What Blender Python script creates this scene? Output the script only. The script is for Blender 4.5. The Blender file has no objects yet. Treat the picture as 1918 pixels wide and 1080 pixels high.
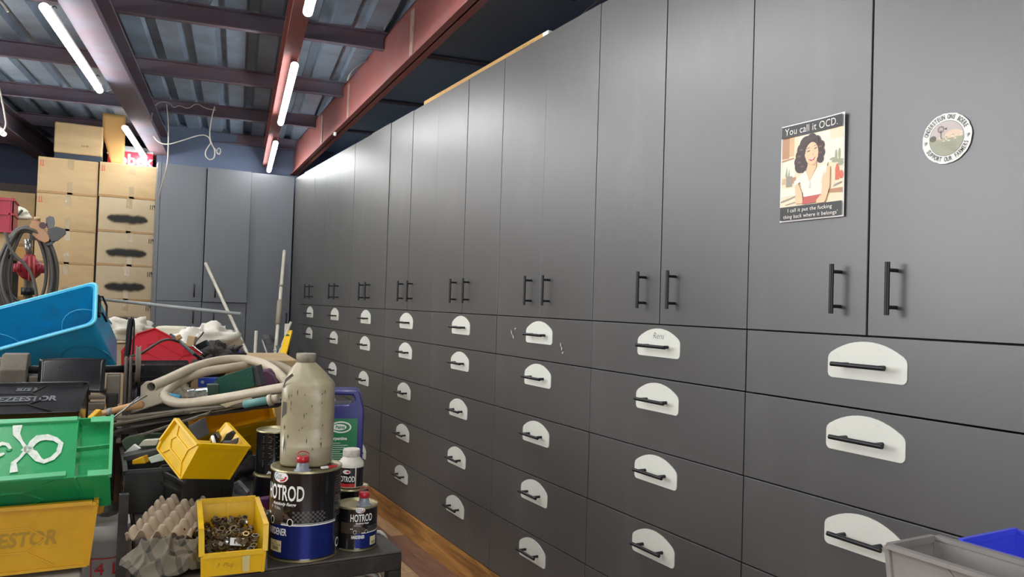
import bpy, bmesh, math, random
from mathutils import Vector, Matrix, Euler, noise
rnd = random.Random(7)
C = bpy.context.scene.collection
PI = math.pi
# ------------------------------------------------------------------ camera
CAM = Vector((0, 0, 1.4)); FPX = 1424.46
YAW, PITCH, ROLL = .5026, .0228, .0317
_f = Vector((math.sin(YAW)*math.cos(PITCH), math.cos(YAW)*math.cos(PITCH), math.sin(PITCH)))
_r0 = Vector((math.cos(YAW), -math.sin(YAW), 0)); _u0 = _r0.cross(_f)
_r = math.cos(ROLL)*_r0 + math.sin(ROLL)*_u0
_u = -math.sin(ROLL)*_r0 + math.cos(ROLL)*_u0
cd = bpy.data.cameras.new('camera'); cam = bpy.data.objects.new('camera', cd); C.objects.link(cam)
cd.sensor_width = 36; cd.lens = 36*FPX/1918; cd.clip_start = .02; cd.clip_end = 100
M = Matrix((_r, _u, -_f)).transposed().to_4x4(); M.translation = CAM
cam.matrix_world = M
bpy.context.scene.camera = cam
# ------------------------------------------------------------------ light and exposure
sc = bpy.context.scene
sc.view_settings.view_transform = 'Standard'; sc.view_settings.look = 'None'
sc.view_settings.gamma = 1; sc.view_settings.use_curve_mapping = False
sc.view_settings.exposure = 0.12
TUBE_POWER = 50.0
w = bpy.data.worlds.new('world'); sc.world = w; w.use_nodes = True
w.node_tree.nodes['Background'].inputs[0].default_value = (.55, .65, .85, 1)
w.node_tree.nodes['Background'].inputs[1].default_value = .25
def area(name, loc, to, sx, sy, power, colr):
    l = bpy.data.lights.new(name, 'AREA'); l.shape = 'RECTANGLE'; l.size = sx; l.size_y = sy; l.energy = power; l.color = colr
    o = bpy.data.objects.new(name, l); C.objects.link(o); o.location = loc
    o.rotation_euler = (Vector(to)-Vector(loc)).to_track_quat('-Z', 'Y').to_euler(); return o
# broad cool-white area light behind the camera, facing into the room
area('rear_area_light', (-0.6, -4.3, 1.6), (1.0, 3.0, 1.2), 3.2, 2.4, 110, (.93, .96, 1.0))

# added fill light in the left wall opening, brightens doors more than drawers
area('side_fill', (-4.35, 3.9, 2.2), (1.7, 1.9, 1.7), 3.2, 1.2, 140, (.95, .96, 1.0))

# ------------------------------------------------------------------ helpers
def ray(x, y): return _f + _r*((x-959)/FPX) - _u*((y-540)/FPX)
def at(x, y, d): return CAM + ray(x, y)*d                       # point at a depth along the view axis
def atz(x, y, z): v = ray(x, y); return CAM + v*((z-CAM.z)/v.z)
def aty(x, y, Y): v = ray(x, y); return CAM + v*(Y/v.y)
def atx(x, y, X): v = ray(x, y); return CAM + v*(X/v.x)
def atp(x, y, p0, n): v = ray(x, y); return CAM + v*((Vector(p0)-CAM).dot(n)/v.dot(n))
def hexc(h, a=1.0):
    h = h.lstrip('#'); o = []
    for i in (0, 2, 4):
        c = int(h[i:i+2], 16)/255; o.append(c/12.92 if c <= .04045 else ((c+.055)/1.055)**2.4)
    return (*o, a)
def lin(h, k=1.0): c = hexc(h); return (c[0]*k, c[1]*k, c[2]*k, 1)
MATS = {}
def mat(name, colr, rough=.5, metal=0.0, var=.12, scale=6.0, bump=0.0, bscale=40.0, dirt=None, dirt_amt=.5, dscale=5.0, dlo=.45, dhi=.7, trans=0.0, emit=None, coat=0.0, sss=0.0, stretch=None, rvar=0.1, alpha=1.0, spec=.5):
    if name in MATS: return MATS[name]
    m = bpy.data.materials.new(name); m.use_nodes = True; nt = m.node_tree; N = nt.nodes; L = nt.links
    b = N['Principled BSDF']
    if isinstance(colr, str): colr = hexc(colr)
    tc = N.new('ShaderNodeTexCoord'); mp = N.new('ShaderNodeMapping'); L.new(tc.outputs['Object'], mp.inputs[0])
    if stretch: mp.inputs['Scale'].default_value = stretch
    nz = N.new('ShaderNodeTexNoise'); nz.inputs['Scale'].default_value = scale; nz.inputs['Detail'].default_value = 6; L.new(mp.outputs[0], nz.inputs[0])
    mx = N.new('ShaderNodeMix'); mx.data_type = 'RGBA'
    mx.inputs[6].default_value = tuple(c*(1-var) for c in colr[:3])+(1,)
    mx.inputs[7].default_value = tuple(min(1, c*(1+var)) for c in colr[:3])+(1,)
    L.new(nz.outputs['Fac'], mx.inputs[0]); out = mx.outputs[2]
    if dirt:
        dz = N.new('ShaderNodeTexNoise'); dz.inputs['Scale'].default_value = dscale; dz.inputs['Detail'].default_value = 8; dz.inputs['Roughness'].default_value = .65
        L.new(mp.outputs[0], dz.inputs[0])
        mr = N.new('ShaderNodeMapRange'); mr.inputs[1].default_value = dlo; mr.inputs[2].default_value = dhi; mr.inputs[4].default_value = dirt_amt
        L.new(dz.outputs['Fac'], mr.inputs[0])
        m2 = N.new('ShaderNodeMix'); m2.data_type = 'RGBA'; m2.inputs[7].default_value = hexc(dirt) if isinstance(dirt, str) else dirt
        L.new(out, m2.inputs[6]); L.new(mr.outputs[0], m2.inputs[0]); out = m2.outputs[2]
    L.new(out, b.inputs['Base Color'])
    b.inputs['Metallic'].default_value = metal
    rm = N.new('ShaderNodeMapRange'); rm.inputs[3].default_value = max(0.02, rough-rvar); rm.inputs[4].default_value = min(1, rough+rvar)
    L.new(nz.outputs['Fac'], rm.inputs[0]); L.new(rm.outputs[0], b.inputs['Roughness'])
    b.inputs['Transmission Weight'].default_value = trans
    b.inputs['Coat Weight'].default_value = coat
    b.inputs['Specular IOR Level'].default_value = spec
    if sss: b.inputs['Subsurface Weight'].default_value = sss; b.inputs['Subsurface Radius'].default_value = (.02, .02, .015)
    if bump:
        bz = N.new('ShaderNodeTexNoise'); bz.inputs['Scale'].default_value = bscale; bz.inputs['Detail'].default_value = 5; L.new(mp.outputs[0], bz.inputs[0])
        bp = N.new('ShaderNodeBump'); bp.inputs['Strength'].default_value = bump; bp.inputs['Distance'].default_value = .01
        L.new(bz.outputs['Fac'], bp.inputs['Height']); L.new(bp.outputs[0], b.inputs['Normal'])
    if emit:
        b.inputs['Emission Color'].default_value = emit[0]; b.inputs['Emission Strength'].default_value = emit[1]
    MATS[name] = m; return m

class MB:
    """collects shapes into one mesh"""
    def __init__(s): s.v = []; s.f = []; s.m = []; s.sm = []; s.mats = []
    def mi(s, m):
        if m not in s.mats: s.mats.append(m)
        return s.mats.index(m)
    def add(s, vs, fs, m, smooth=False):
        o = len(s.v); s.v += [tuple(p) for p in vs]; k = s.mi(m)
        for f_ in fs: s.f.append([i+o for i in f_]); s.m.append(k); s.sm.append(smooth)
        return s
    def box(s, lo, hi, m, mx=None):
        x0, y0, z0 = lo; x1, y1, z1 = hi
        vs = [Vector(p) for p in ((x0,y0,z0),(x1,y0,z0),(x1,y1,z0),(x0,y1,z0),(x0,y0,z1),(x1,y0,z1),(x1,y1,z1),(x0,y1,z1))]
        if mx is not None: vs = [mx @ p for p in vs]
        return s.add(vs, [(0,3,2,1),(4,5,6,7),(0,1,5,4),(1,2,6,5),(2,3,7,6),(3,0,4,7)], m)
    def bar(s, p, q, wd, ht, m, up=(0,0,1)):
        p = Vector(p); q = Vector(q); d = (q-p); ln = d.length
        if ln < 1e-6: return s
        d = d/ln; up = Vector(up)
        if abs(d.dot(up)) > .98: up = Vector((1,0,0))
        a = d.cross(up).normalized(); b = a.cross(d)
        vs = []
        for e in (p, q):
            for i, j in ((-1,-1),(1,-1),(1,1),(-1,1)): vs.append(e + a*(i*wd/2) + b*(j*ht/2))
        return s.add(vs, [(0,1,2,3),(7,6,5,4),(0,4,5,1),(1,5,6,2),(2,6,7,3),(3,7,4,0)], m)
    def tube(s, pts, r, m, n=10, caps=True, closed=False, hollow=False):
        pts = [Vector(p) for p in pts]; k = len(pts); rs = r if isinstance(r, (list, tuple)) else [r]*k
        vs = []; prev = None
        for i, p in enumerate(pts):
            if closed: t = pts[(i+1) % k]-pts[i-1]
            else: t = pts[min(i+1, k-1)]-pts[max(i-1, 0)]
            t = t.normalized() if t.length > 1e-9 else Vector((0,0,1))
            if prev is None:
                a = t.cross(Vector((0,0,1)));  a = a if a.length > .1 else t.cross(Vector((1,0,0)))
            else: a = prev - t*prev.dot(t)
            a = a.normalized(); prev = a; b = t.cross(a)
            for j in range(n):
                an = 2*PI*j/n; vs.append(p + (a*math.cos(an)+b*math.sin(an))*rs[i])
        fs = []
        for i in range(k if closed else k-1):
            i2 = (i+1) % k
            for j in range(n): fs.append((i*n+j, i*n+(j+1) % n, i2*n+(j+1) % n, i2*n+j))
        s.add(vs, fs, m, True)
        if caps and not closed:
            s.add(vs[:n], [tuple(range(n))[::-1]], m); s.add(vs[-n:], [tuple(range(n))], m)
        return s
    def lathe(s, prof, m, c=(0,0,0), n=40, mx=None, cap0=True, cap1=True, smooth=True):
        vs = []; c = Vector(c)
        for r, z in prof:
            for j in range(n): an = 2*PI*j/n; vs.append(Vector((r*math.cos(an), r*math.sin(an), z)))
        if mx is not None: vs = [mx @ p for p in vs]
        vs = [p+c for p in vs]; fs = []
        for i in range(len(prof)-1):
            for j in range(n): fs.append((i*n+j, i*n+(j+1) % n, (i+1)*n+(j+1) % n, (i+1)*n+j))
        s.add(vs, fs, m, smooth)
        if cap0 and prof[0][0] > 1e-5: s.add(vs[:n], [tuple(range(n))[::-1]], m)
        if cap1 and prof[-1][0] > 1e-5: s.add(vs[-n:], [tuple(range(n))], m)
        return s
    def prism(s, poly, thick, m, mx=None, smooth=False):
        """poly in local xy, extruded in z from 0 to thick"""
        n = len(poly); vs = [Vector((x, y, 0)) for x, y in poly]+[Vector((x, y, thick)) for x, y in poly]
        if mx is not None: vs = [mx @ p for p in vs]
        s.add(vs, [tuple(range(n))[::-1], tuple(range(n, 2*n))], m)
        s.add(vs, [(i, (i+1) % n, n+(i+1) % n, n+i) for i in range(n)], m, smooth); return s
    def quad(s, a, b, c, d, m): return s.add([a, b, c, d], [(0,1,2,3)], m)
    def grid(s, fn, nu, nv, m, smooth=True):
        vs = [fn(i/nu, j/nv) for j in range(nv+1) for i in range(nu+1)]
        return s.add(vs, [(j*(nu+1)+i, j*(nu+1)+i+1, (j+1)*(nu+1)+i+1, (j+1)*(nu+1)+i) for j in range(nv) for i in range(nu)], m, smooth)
    def mesh(s, name):
        me = bpy.data.meshes.new(name); me.from_pydata(s.v, [], s.f)
        for mm in s.mats: me.materials.append(mm)
        me.polygons.foreach_set('material_index', s.m); me.polygons.foreach_set('use_smooth', s.sm); me.update()
        return me
    def build(s, name, parent=None, bevel=0.0, solid=0.0, sub=0):
        me = s.mesh(name)
        bm = bmesh.new(); bm.from_mesh(me); bmesh.ops.remove_doubles(bm, verts=bm.verts, dist=1e-6)
        bmesh.ops.recalc_face_normals(bm, faces=bm.faces); bm.to_mesh(me); bm.free()
        o = bpy.data.objects.new(name, me); C.objects.link(o)
        if parent: o.parent = parent
        if solid: q = o.modifiers.new('s', 'SOLIDIFY'); q.thickness = solid; q.offset = 0
        if bevel: q = o.modifiers.new('b', 'BEVEL'); q.width = bevel; q.segments = 2; q.limit_method = 'ANGLE'; q.angle_limit = .6
        if sub: q = o.modifiers.new('u', 'SUBSURF'); q.levels = sub; q.render_levels = sub
        return o
def tag(o, label=None, cat=None, group=None, kind=None):
    if label: o['label'] = label
    if cat: o['category'] = cat
    if group: o['group'] = group
    if kind: o['kind'] = kind
    return o
def thing(name, label, cat, loc=(0,0,0), rot=(0,0,0), group=None, mx=None):
    o = bpy.data.objects.new(name, None); C.objects.link(o); o.empty_display_size = .05
    if mx is not None: o.matrix_world = mx
    else: o.location = loc; o.rotation_euler = rot
    return tag(o, label, cat, group)
def inst(name, me, parent=None, loc=(0,0,0), rot=(0,0,0), mods=None):
    o = bpy.data.objects.new(name, me); C.objects.link(o); o.parent = parent; o.location = loc; o.rotation_euler = rot
    return o
def center_origin(o):
    """move a top-level mesh's origin to the base of its bounds"""
    me = o.data; xs = [v.co for v in me.vertices]
    c = Vector(((min(p.x for p in xs)+max(p.x for p in xs))/2, (min(p.y for p in xs)+max(p.y for p in xs))/2, min(p.z for p in xs)))
    me.transform(Matrix.Translation(-c)); o.location = o.location + c
    return o
def axes(o, x, y, z):
    m = Matrix((Vector(x), Vector(y), Vector(z))).transposed().to_4x4(); m.translation = Vector(o); return m
def chaikin(pts, n=3, closed=False):
    pts = [Vector(p) for p in pts]
    for _ in range(n):
        q = [] if closed else [pts[0]]
        rng = range(len(pts)) if closed else range(len(pts)-1)
        for i in rng:
            a = pts[i]; b = pts[(i+1) % len(pts)]; q += [a*.75+b*.25, a*.25+b*.75]
        if not closed: q.append(pts[-1])
        pts = q
    return pts
_tc = {}
def text_geo(txt, size, ax='CENTER', squeeze=1.0, bold=0.0, shear=0.0, spacing=1.0):
    """2-D triangulated outline of a line of writing (verts, faces)"""
    cu = bpy.data.curves.new('t', 'FONT'); cu.body = txt; cu.size = size; cu.align_x = ax; cu.align_y = 'CENTER'
    cu.offset = bold; cu.shear = shear; cu.space_character = spacing; cu.resolution_u = 3
    o = bpy.data.objects.new('t', cu); C.objects.link(o)
    dg = bpy.context.evaluated_depsgraph_get(); me = bpy.data.meshes.new_from_object(o.evaluated_get(dg))
    vs = [(v.co.x*squeeze, v.co.y) for v in me.vertices]; fs = [tuple(p.vertices) for p in me.polygons]
    bpy.data.objects.remove(o); bpy.data.curves.remove(cu); bpy.data.meshes.remove(me)
    return vs, fs
def text_on(mb, txt, size, m, fn, **k):
    """writing mapped through fn(x, y) -> point"""
    vs, fs = text_geo(txt, size, **k); mb.add([fn(x, y) for x, y in vs], fs, m); return mb
def flat_poly(mb, poly, m, fn, sub=0):
    bm = bmesh.new(); vv = [bm.verts.new((x, y, 0)) for x, y in poly]; bm.faces.new(vv)
    bmesh.ops.triangulate(bm, faces=bm.faces)
    for _ in range(sub): bmesh.ops.subdivide_edges(bm, edges=bm.edges, cuts=1, use_grid_fill=True)
    bm.verts.ensure_lookup_table()
    for i, v in enumerate(bm.verts): v.index = i
    mb.add([fn(v.co.x, v.co.y) for v in bm.verts], [[v.index for v in f.verts] for f in bm.faces], m); bm.free(); return mb
def rect(x0, y0, x1, y1): return [(x0,y0),(x1,y0),(x1,y1),(x0,y1)]
def ell(cx, cy, rx, ry, n=28, a0=0, a1=2*PI): return [(cx+rx*math.cos(a0+(a1-a0)*i/n), cy+ry*math.sin(a0+(a1-a0)*i/n)) for i in range(n)]
# ------------------------------------------------------------------ materials
cab_m = mat('charcoal_melamine', lin('#494846'), .41, var=.06, scale=2.2, bump=.02, bscale=120, dirt='#8d8d8c', dirt_amt=.16, dscale=3.0, dlo=.55, dhi=.85, rvar=.05, stretch=(1,1,.5), spec=1.0)
cab_b = mat('slate_melamine', lin('#63676a'), .38, var=.06, scale=2.2, bump=.02, bscale=120, rvar=.05, spec=.5)
dark_m = mat('carcass_black', '#141416', .7)
blk_m = mat('black_metal', '#1b1c1f', .38, metal=.3, var=.2)
plate_m = mat('cream_acrylic', '#d9d9cd', .3, var=.04, scale=12, dirt='#a8a592', dirt_amt=.35, dscale=14, dlo=.6, dhi=.8)
rust_m = mat('red_oxide_steel', '#8a4a43', .72, var=.2, scale=5, dirt='#7a6062', dirt_amt=.6, dscale=4, bump=.05)
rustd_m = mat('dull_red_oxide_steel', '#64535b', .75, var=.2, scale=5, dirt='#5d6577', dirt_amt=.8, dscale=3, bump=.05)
zinc_m = mat('galvanised_deck', '#8495a5', .45, metal=.2, var=.22, scale=7, dirt='#5c6168', dirt_amt=.5, dscale=5, bump=.04)  # deck tone lifted and cooled to carry the haze around the tubes
bluewall_m = mat('blue_grey_wall', '#58647a', .85, var=.08, scale=2)  # blue-grey lifted to take in the haze above the cupboards
wall_m = mat('grey_plaster', '#8a8078', .85, var=.1, scale=2, bump=.1)
navy_m = mat('lightened_navy', '#8596ad', .8, var=.15, scale=3)  # navy lightened in its colour where little light reaches, beside the girder
card_m = mat('cardboard', '#b39970', .8, var=.1, scale=8, dirt='#8e7148', dirt_amt=.35, dscale=2.5, bump=.06, bscale=90, stretch=(1,1,3))
cardp_m = mat('pale_cardboard', '#b3a283', .8, var=.08, scale=6, dirt='#9a8460', dirt_amt=.4, dscale=2.5, bump=.06)
cardo_m = mat('orange_cardboard', '#c49a5c', .7, var=.08, scale=6)
tape_m = mat('clear_tape', '#a08c66', .16, var=.12, scale=30, bump=.3, bscale=50, coat=.4)
tapeb_m = mat('brown_tape', '#9a7440', .25, var=.15, scale=20, bump=.25, bscale=40)
spray_m = mat('black_spray_paint', '#1d1d1a', .8, var=.3, scale=30)
def alpha_mat(name, c, a):
    m = mat(name, c, .85); b = m.node_tree.nodes['Principled BSDF']; b.inputs['Alpha'].default_value = a; return m
mist_m = alpha_mat('black_spray_mist', '#26251f', .22); mist2_m = alpha_mat('black_spray_mist_dense', '#22211c', .45)
ink_m = mat('black_ink', '#151515', .6)
white_m = mat('white_paint', '#e8e6de', .5, var=.05)
red_m = mat('red_plastic', '#b3202c', .3, var=.08, coat=.2)
yel_m = mat('yellow_plastic', '#e3b400', .38, var=.07, scale=9, dirt='#8a6a10', dirt_amt=.55, dscale=9, dlo=.5, dhi=.8, bump=.02)
yeld_m = mat('aged_yellow_plastic', '#d9a200', .42, var=.1, scale=7, dirt='#8a6a10', dirt_amt=.35, dscale=6, dlo=.45, dhi=.8)
grn_m = mat('green_plastic', '#1f9a57', .28, var=.08, scale=6, dirt='#5c7560', dirt_amt=.4, dscale=9, dlo=.5, dhi=.8, coat=.2)
blu_m = mat('sky_blue_plastic', '#1d9cc8', .36, var=.1, scale=5, dirt='#3f6068', dirt_amt=.65, dscale=5, dlo=.42, dhi=.7)
blkp_m = mat('black_plastic', '#1a1b1d', .25, var=.25, scale=7, dirt='#3c3b38', dirt_amt=.5, dscale=8, coat=.15, bump=.02)
blkd_m = mat('dusty_black_plastic', '#22221f', .5, var=.25, scale=7, dirt='#45423a', dirt_amt=.6, dscale=8)
gryp_m = mat('grey_plastic', '#8b857f', .45, var=.1, scale=8, dirt='#5f5750', dirt_amt=.55, dscale=9, dlo=.5, dhi=.8)
cobalt_m = mat('cobalt_plastic', '#4650d8', .35, var=.06)
navyp_m = mat('navy_plastic', '#26266e', .32, var=.08, coat=.15)
navyd_m = mat('dark_navy_plastic', '#16183a', .45)
steel_m = mat('bare_steel', '#9a9a96', .3, metal=.85, var=.15, scale=20)
cast_m = mat('dusty_cast_iron', '#6f6759', .65, metal=.2, var=.2, scale=14, dirt='#453f37', dirt_amt=.6, dscale=10, bump=.15)
darkst_m = mat('painted_black_steel', '#25221f', .5, metal=.2, var=.25, scale=14, dirt='#4b3f35', dirt_amt=.6, dscale=12, bump=.12)
top_m = mat('grimy_steel_top', '#4c4741', .5, metal=.2, var=.2, scale=9, dirt='#6b6254', dirt_amt=.6, dscale=7, bump=.15)
bot_m = mat('grimy_clear_plastic', '#aa9f80', .3, var=.2, scale=9, dirt='#756a50', dirt_amt=.6, dscale=11, dlo=.5, dhi=.72, bump=.25, bscale=14, sss=.25)
botd_m = mat('grimy_plastic_with_liquid', '#9c9275', .4, var=.14, scale=7, dirt='#6d634c', dirt_amt=.6, dscale=11, dlo=.5, dhi=.72, bump=.25, bscale=14, sss=.2)
tin_m = mat('gold_tin', '#a89d78', .35, metal=.75, var=.15, scale=9, dirt='#5e5a45', dirt_amt=.5, dscale=12)
canb_m = mat('black_can_print', '#121214', .22, var=.2, coat=.5)
canblue_m = mat('blue_metallic_print', '#20307e', .22, metal=.6, var=.08)
canbrown_m = mat('brown_print', '#3a2e22', .4)
cangrey_m = mat('grey_print', '#55524e', .4)
cream_m = mat('cream_label', '#d5c592', .5)
redl_m = mat('red_print', '#c02a2a', .4)
lblue_m = mat('light_blue_print', '#5f9ac0', .4)
clear_m = mat('clear_plastic_cap', '#a4abb2', .25, var=.08, trans=.45)
greenl_m = mat('green_label', '#1f7443', .35, var=.08)
pvc_m = mat('old_pvc_hose', '#b9ab92', .45, var=.1, scale=10, dirt='#8e7f66', dirt_amt=.55, dscale=9)
pvc2_m = mat('white_pvc_pipe', '#c9c4b4', .4, var=.08, dirt='#8c8572', dirt_amt=.5, dscale=12)
rag_m = None
pulp_m = mat('egg_carton_pulp', '#b3a189', .9, var=.1, scale=30, bump=.3, bscale=120)
sponge_m = mat('green_scourer', '#1d4a3a', .95, var=.25, scale=60, bump=.6, bscale=200)
gfoam_m = mat('grey_foam', '#4a4a4c', .95, var=.2, scale=60, bump=.5, bscale=200)
plum_m = mat('plum_plastic', '#4c2a3e', .5, var=.15)
foil_m = mat('silver_foil', '#c9cbcf', .18, metal=.95, bump=.8, bscale=30)
bag_m = mat('white_plastic_bag', '#cfcabb', .4, var=.08, bump=.5, bscale=12, dirt='#a09475', dirt_amt=.5)
wood_m = mat('wooden_handle', '#b98d5c', .5, var=.15, scale=8, stretch=(1,8,8))
cable_m = mat('grey_rubber_cable', '#4d4a44', .5, var=.15, scale=10)
wirew_m = mat('white_flex', '#b8b3a6', .5, var=.08)
tool_m = mat('tan_tool_casing', '#96683a', .45, var=.15, scale=9)
grey_m = mat('grey_casing', '#4b4b4a', .5, var=.15)
junk_m = mat('dark_oily_scrap', '#2a231e', .7, var=.4, scale=20, bump=.4)

def board_mat():
    m = bpy.data.materials.new('mixed_wood_floor'); m.use_nodes = True; nt = m.node_tree; N = nt.nodes; L = nt.links; b = N['Principled BSDF']
    tc = N.new('ShaderNodeTexCoord'); mp = N.new('ShaderNodeMapping'); mp.inputs['Rotation'].default_value = (0, 0, PI/2); L.new(tc.outputs['Object'], mp.inputs[0])
    br = N.new('ShaderNodeTexBrick'); br.inputs['Scale'].default_value = 1; br.inputs['Brick Width'].default_value = .62; br.inputs['Row Height'].default_value = .095
    br.inputs['Mortar Size'].default_value = .0012; br.inputs['Color1'].default_value = (0,0,0,1); br.inputs['Color2'].default_value = (1,1,1,1); br.inputs['Mortar'].default_value = (.5,.5,.5,1)
    br.offset = .37; L.new(mp.outputs[0], br.inputs[0])
    cr = N.new('ShaderNodeValToRGB'); e = cr.color_ramp.elements
    e[0].position = 0; e[0].color = hexc('#6f4a3b'); e[1].position = 1; e[1].color = hexc('#c9a47a')
    for p, c in ((.3, '#8a6350'), (.55, '#8c7460'), (.75, '#a87f60')): q = e.new(p); q.color = hexc(c)
    L.new(br.outputs['Color'], cr.inputs[0])
    nz = N.new('ShaderNodeTexNoise'); nz.inputs['Scale'].default_value = 5; nz.inputs['Detail'].default_value = 8
    mp2 = N.new('ShaderNodeMapping'); mp2.inputs['Scale'].default_value = (9, 1, 1); L.new(tc.outputs['Object'], mp2.inputs[0]); L.new(mp2.outputs[0], nz.inputs[0])
    mx = N.new('ShaderNodeMix'); mx.data_type = 'RGBA'; mx.blend_type = 'MULTIPLY'; mx.inputs[0].default_value = .7
    r2 = N.new('ShaderNodeValToRGB'); r2.color_ramp.elements[0].color = (.55,.5,.45,1); r2.color_ramp.elements[1].color = (1.1,1.1,1.1,1); r2.color_ramp.elements[0].position = .3; r2.color_ramp.elements[1].position = .65
    L.new(nz.outputs['Fac'], r2.inputs[0]); L.new(cr.outputs[0], mx.inputs[6]); L.new(r2.outputs[0], mx.inputs[7])
    m3 = N.new('ShaderNodeMix'); m3.data_type = 'RGBA'; m3.inputs[7].default_value = (.03,.02,.015,1); L.new(mx.outputs[2], m3.inputs[6]); L.new(br.outputs['Fac'], m3.inputs[0])
    L.new(m3.outputs[2], b.inputs['Base Color']); b.inputs['Roughness'].default_value = .42
    return m
def grain_mat(name, c1, c2, sc_=(6, .7, 6)):
    m = bpy.data.materials.new(name); m.use_nodes = True; nt = m.node_tree; N = nt.nodes; L = nt.links; b = N['Principled BSDF']
    tc = N.new('ShaderNodeTexCoord'); mp = N.new('ShaderNodeMapping'); mp.inputs['Scale'].default_value = sc_; L.new(tc.outputs['Object'], mp.inputs[0])
    nz = N.new('ShaderNodeTexNoise'); nz.inputs['Scale'].default_value = 3; nz.inputs['Detail'].default_value = 8; nz.inputs['Distortion'].default_value = 1.2; L.new(mp.outputs[0], nz.inputs[0])
    cr = N.new('ShaderNodeValToRGB'); e = cr.color_ramp.elements; e[0].position = .35; e[0].color = hexc(c1); e[1].position = .62; e[1].color = hexc(c2)
    L.new(nz.outputs['Fac'], cr.inputs[0]); L.new(cr.outputs[0], b.inputs['Base Color']); b.inputs['Roughness'].default_value = .5
    return m
def check_mat():
    m = bpy.data.materials.new('checked_rag_cloth'); m.use_nodes = True; nt = m.node_tree; N = nt.nodes; L = nt.links; b = N['Principled BSDF']
    uv = N.new('ShaderNodeUVMap'); sp = N.new('ShaderNodeSeparateXYZ'); L.new(uv.outputs[0], sp.inputs[0]); outs = []
    for k in (0, 1):
        mu = N.new('ShaderNodeMath'); mu.operation = 'MULTIPLY'; mu.inputs[1].default_value = 5; L.new(sp.outputs[k], mu.inputs[0])
        fr = N.new('ShaderNodeMath'); fr.operation = 'FRACT'; L.new(mu.outputs[0], fr.inputs[0])
        gt = N.new('ShaderNodeMath'); gt.operation = 'LESS_THAN'; gt.inputs[1].default_value = .28; L.new(fr.outputs[0], gt.inputs[0]); outs.append(gt)
    ad = N.new('ShaderNodeMath'); ad.operation = 'ADD'; L.new(outs[0].outputs[0], ad.inputs[0]); L.new(outs[1].outputs[0], ad.inputs[1])
    mu = N.new('ShaderNodeMath'); mu.operation = 'MULTIPLY'; mu.inputs[1].default_value = .45; L.new(ad.outputs[0], mu.inputs[0])
    mx = N.new('ShaderNodeMix'); mx.data_type = 'RGBA'; mx.inputs[6].default_value = hexc('#6a6252'); mx.inputs[7].default_value = hexc('#26241f'); L.new(mu.outputs[0], mx.inputs[0])
    L.new(mx.outputs[2], b.inputs['Base Color']); b.inputs['Roughness'].default_value = .95
    return m
floor_m = board_mat(); plinth_m = grain_mat('oak_plinth', '#7d5428', '#b98443'); rag_m = check_mat()
# ------------------------------------------------------------------ room
def struct(o): o['kind'] = 'structure'; return o
BA = math.radians(9.0)
EX = Vector((math.cos(BA), -math.sin(BA), 0)); EY = Vector((math.sin(BA), math.cos(BA), 0)); EZ = Vector((0,0,1))
def bl(x, y, z=0): return EX*x + EY*y + EZ*z                   # building frame, turned 9 degrees to the cabinets
mb = MB(); mb.box((-4.5,-5,-.05), (3.2,12,0), floor_m); struct(mb.build('floor'))
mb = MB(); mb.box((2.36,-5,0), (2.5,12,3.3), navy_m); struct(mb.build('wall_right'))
mb = MB(); mb.box((-4.6,-5,0), (-4.45,2.3,3.3), wall_m); mb.box((-4.6,6.1,0), (-4.45,12,3.3), wall_m); mb.box((-4.6,2.3,2.85), (-4.45,6.1,3.3), wall_m); mb.box((-4.6,2.3,0), (-4.45,6.1,1.5), wall_m); struct(mb.build('wall_left'))  # opening cut here for the added side fill light
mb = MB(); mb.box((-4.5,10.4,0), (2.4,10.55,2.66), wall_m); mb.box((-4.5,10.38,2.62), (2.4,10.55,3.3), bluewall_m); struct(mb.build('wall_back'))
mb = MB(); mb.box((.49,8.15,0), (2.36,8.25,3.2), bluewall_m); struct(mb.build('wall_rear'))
# wall behind the camera with the open doorway
mb = MB(); mb.box((-4.5,-5.1,0), (-2.6,-4.95,3.3), wall_m); mb.box((1.4,-5.1,0), (2.4,-4.95,3.3), wall_m); mb.box((-2.6,-5.1,2.9), (1.4,-4.95,3.3), wall_m); struct(mb.build('wall_front'))
# corrugated deck, ribs running with the building
prof = []; x = -5.2; P = .2
while x < 4.2:
    prof += [(x, 3.10), (x+.055, 3.10), (x+.07, 3.06), (x+.185, 3.06)]; x += P
mb = MB(); pts = []
for (x, z) in prof: pts.append((bl(x, -6, z), bl(x, 12.5, z)))
vs = [p for ab in pts for p in ab]
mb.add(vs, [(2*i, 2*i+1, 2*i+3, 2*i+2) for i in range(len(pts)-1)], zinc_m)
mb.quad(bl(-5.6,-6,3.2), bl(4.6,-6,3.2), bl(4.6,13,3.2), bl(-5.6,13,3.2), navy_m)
struct(mb.build('ceiling'))
# sheet added between girder and right wall, standing for the shaded ceiling
G = math.radians(4.5); GX = Vector((math.cos(G), -math.sin(G), 0)); GY = Vector((math.sin(G), math.cos(G), 0))
mb = MB(); z = 2.97
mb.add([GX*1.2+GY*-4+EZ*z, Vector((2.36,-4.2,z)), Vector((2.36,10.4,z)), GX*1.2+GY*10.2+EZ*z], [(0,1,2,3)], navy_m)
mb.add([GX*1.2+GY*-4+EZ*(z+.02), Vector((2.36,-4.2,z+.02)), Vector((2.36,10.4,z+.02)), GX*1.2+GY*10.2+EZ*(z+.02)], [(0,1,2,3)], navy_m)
o = struct(mb.build('ceiling_shade_sheet')); o.name = 'shade_sheet_1'
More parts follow.
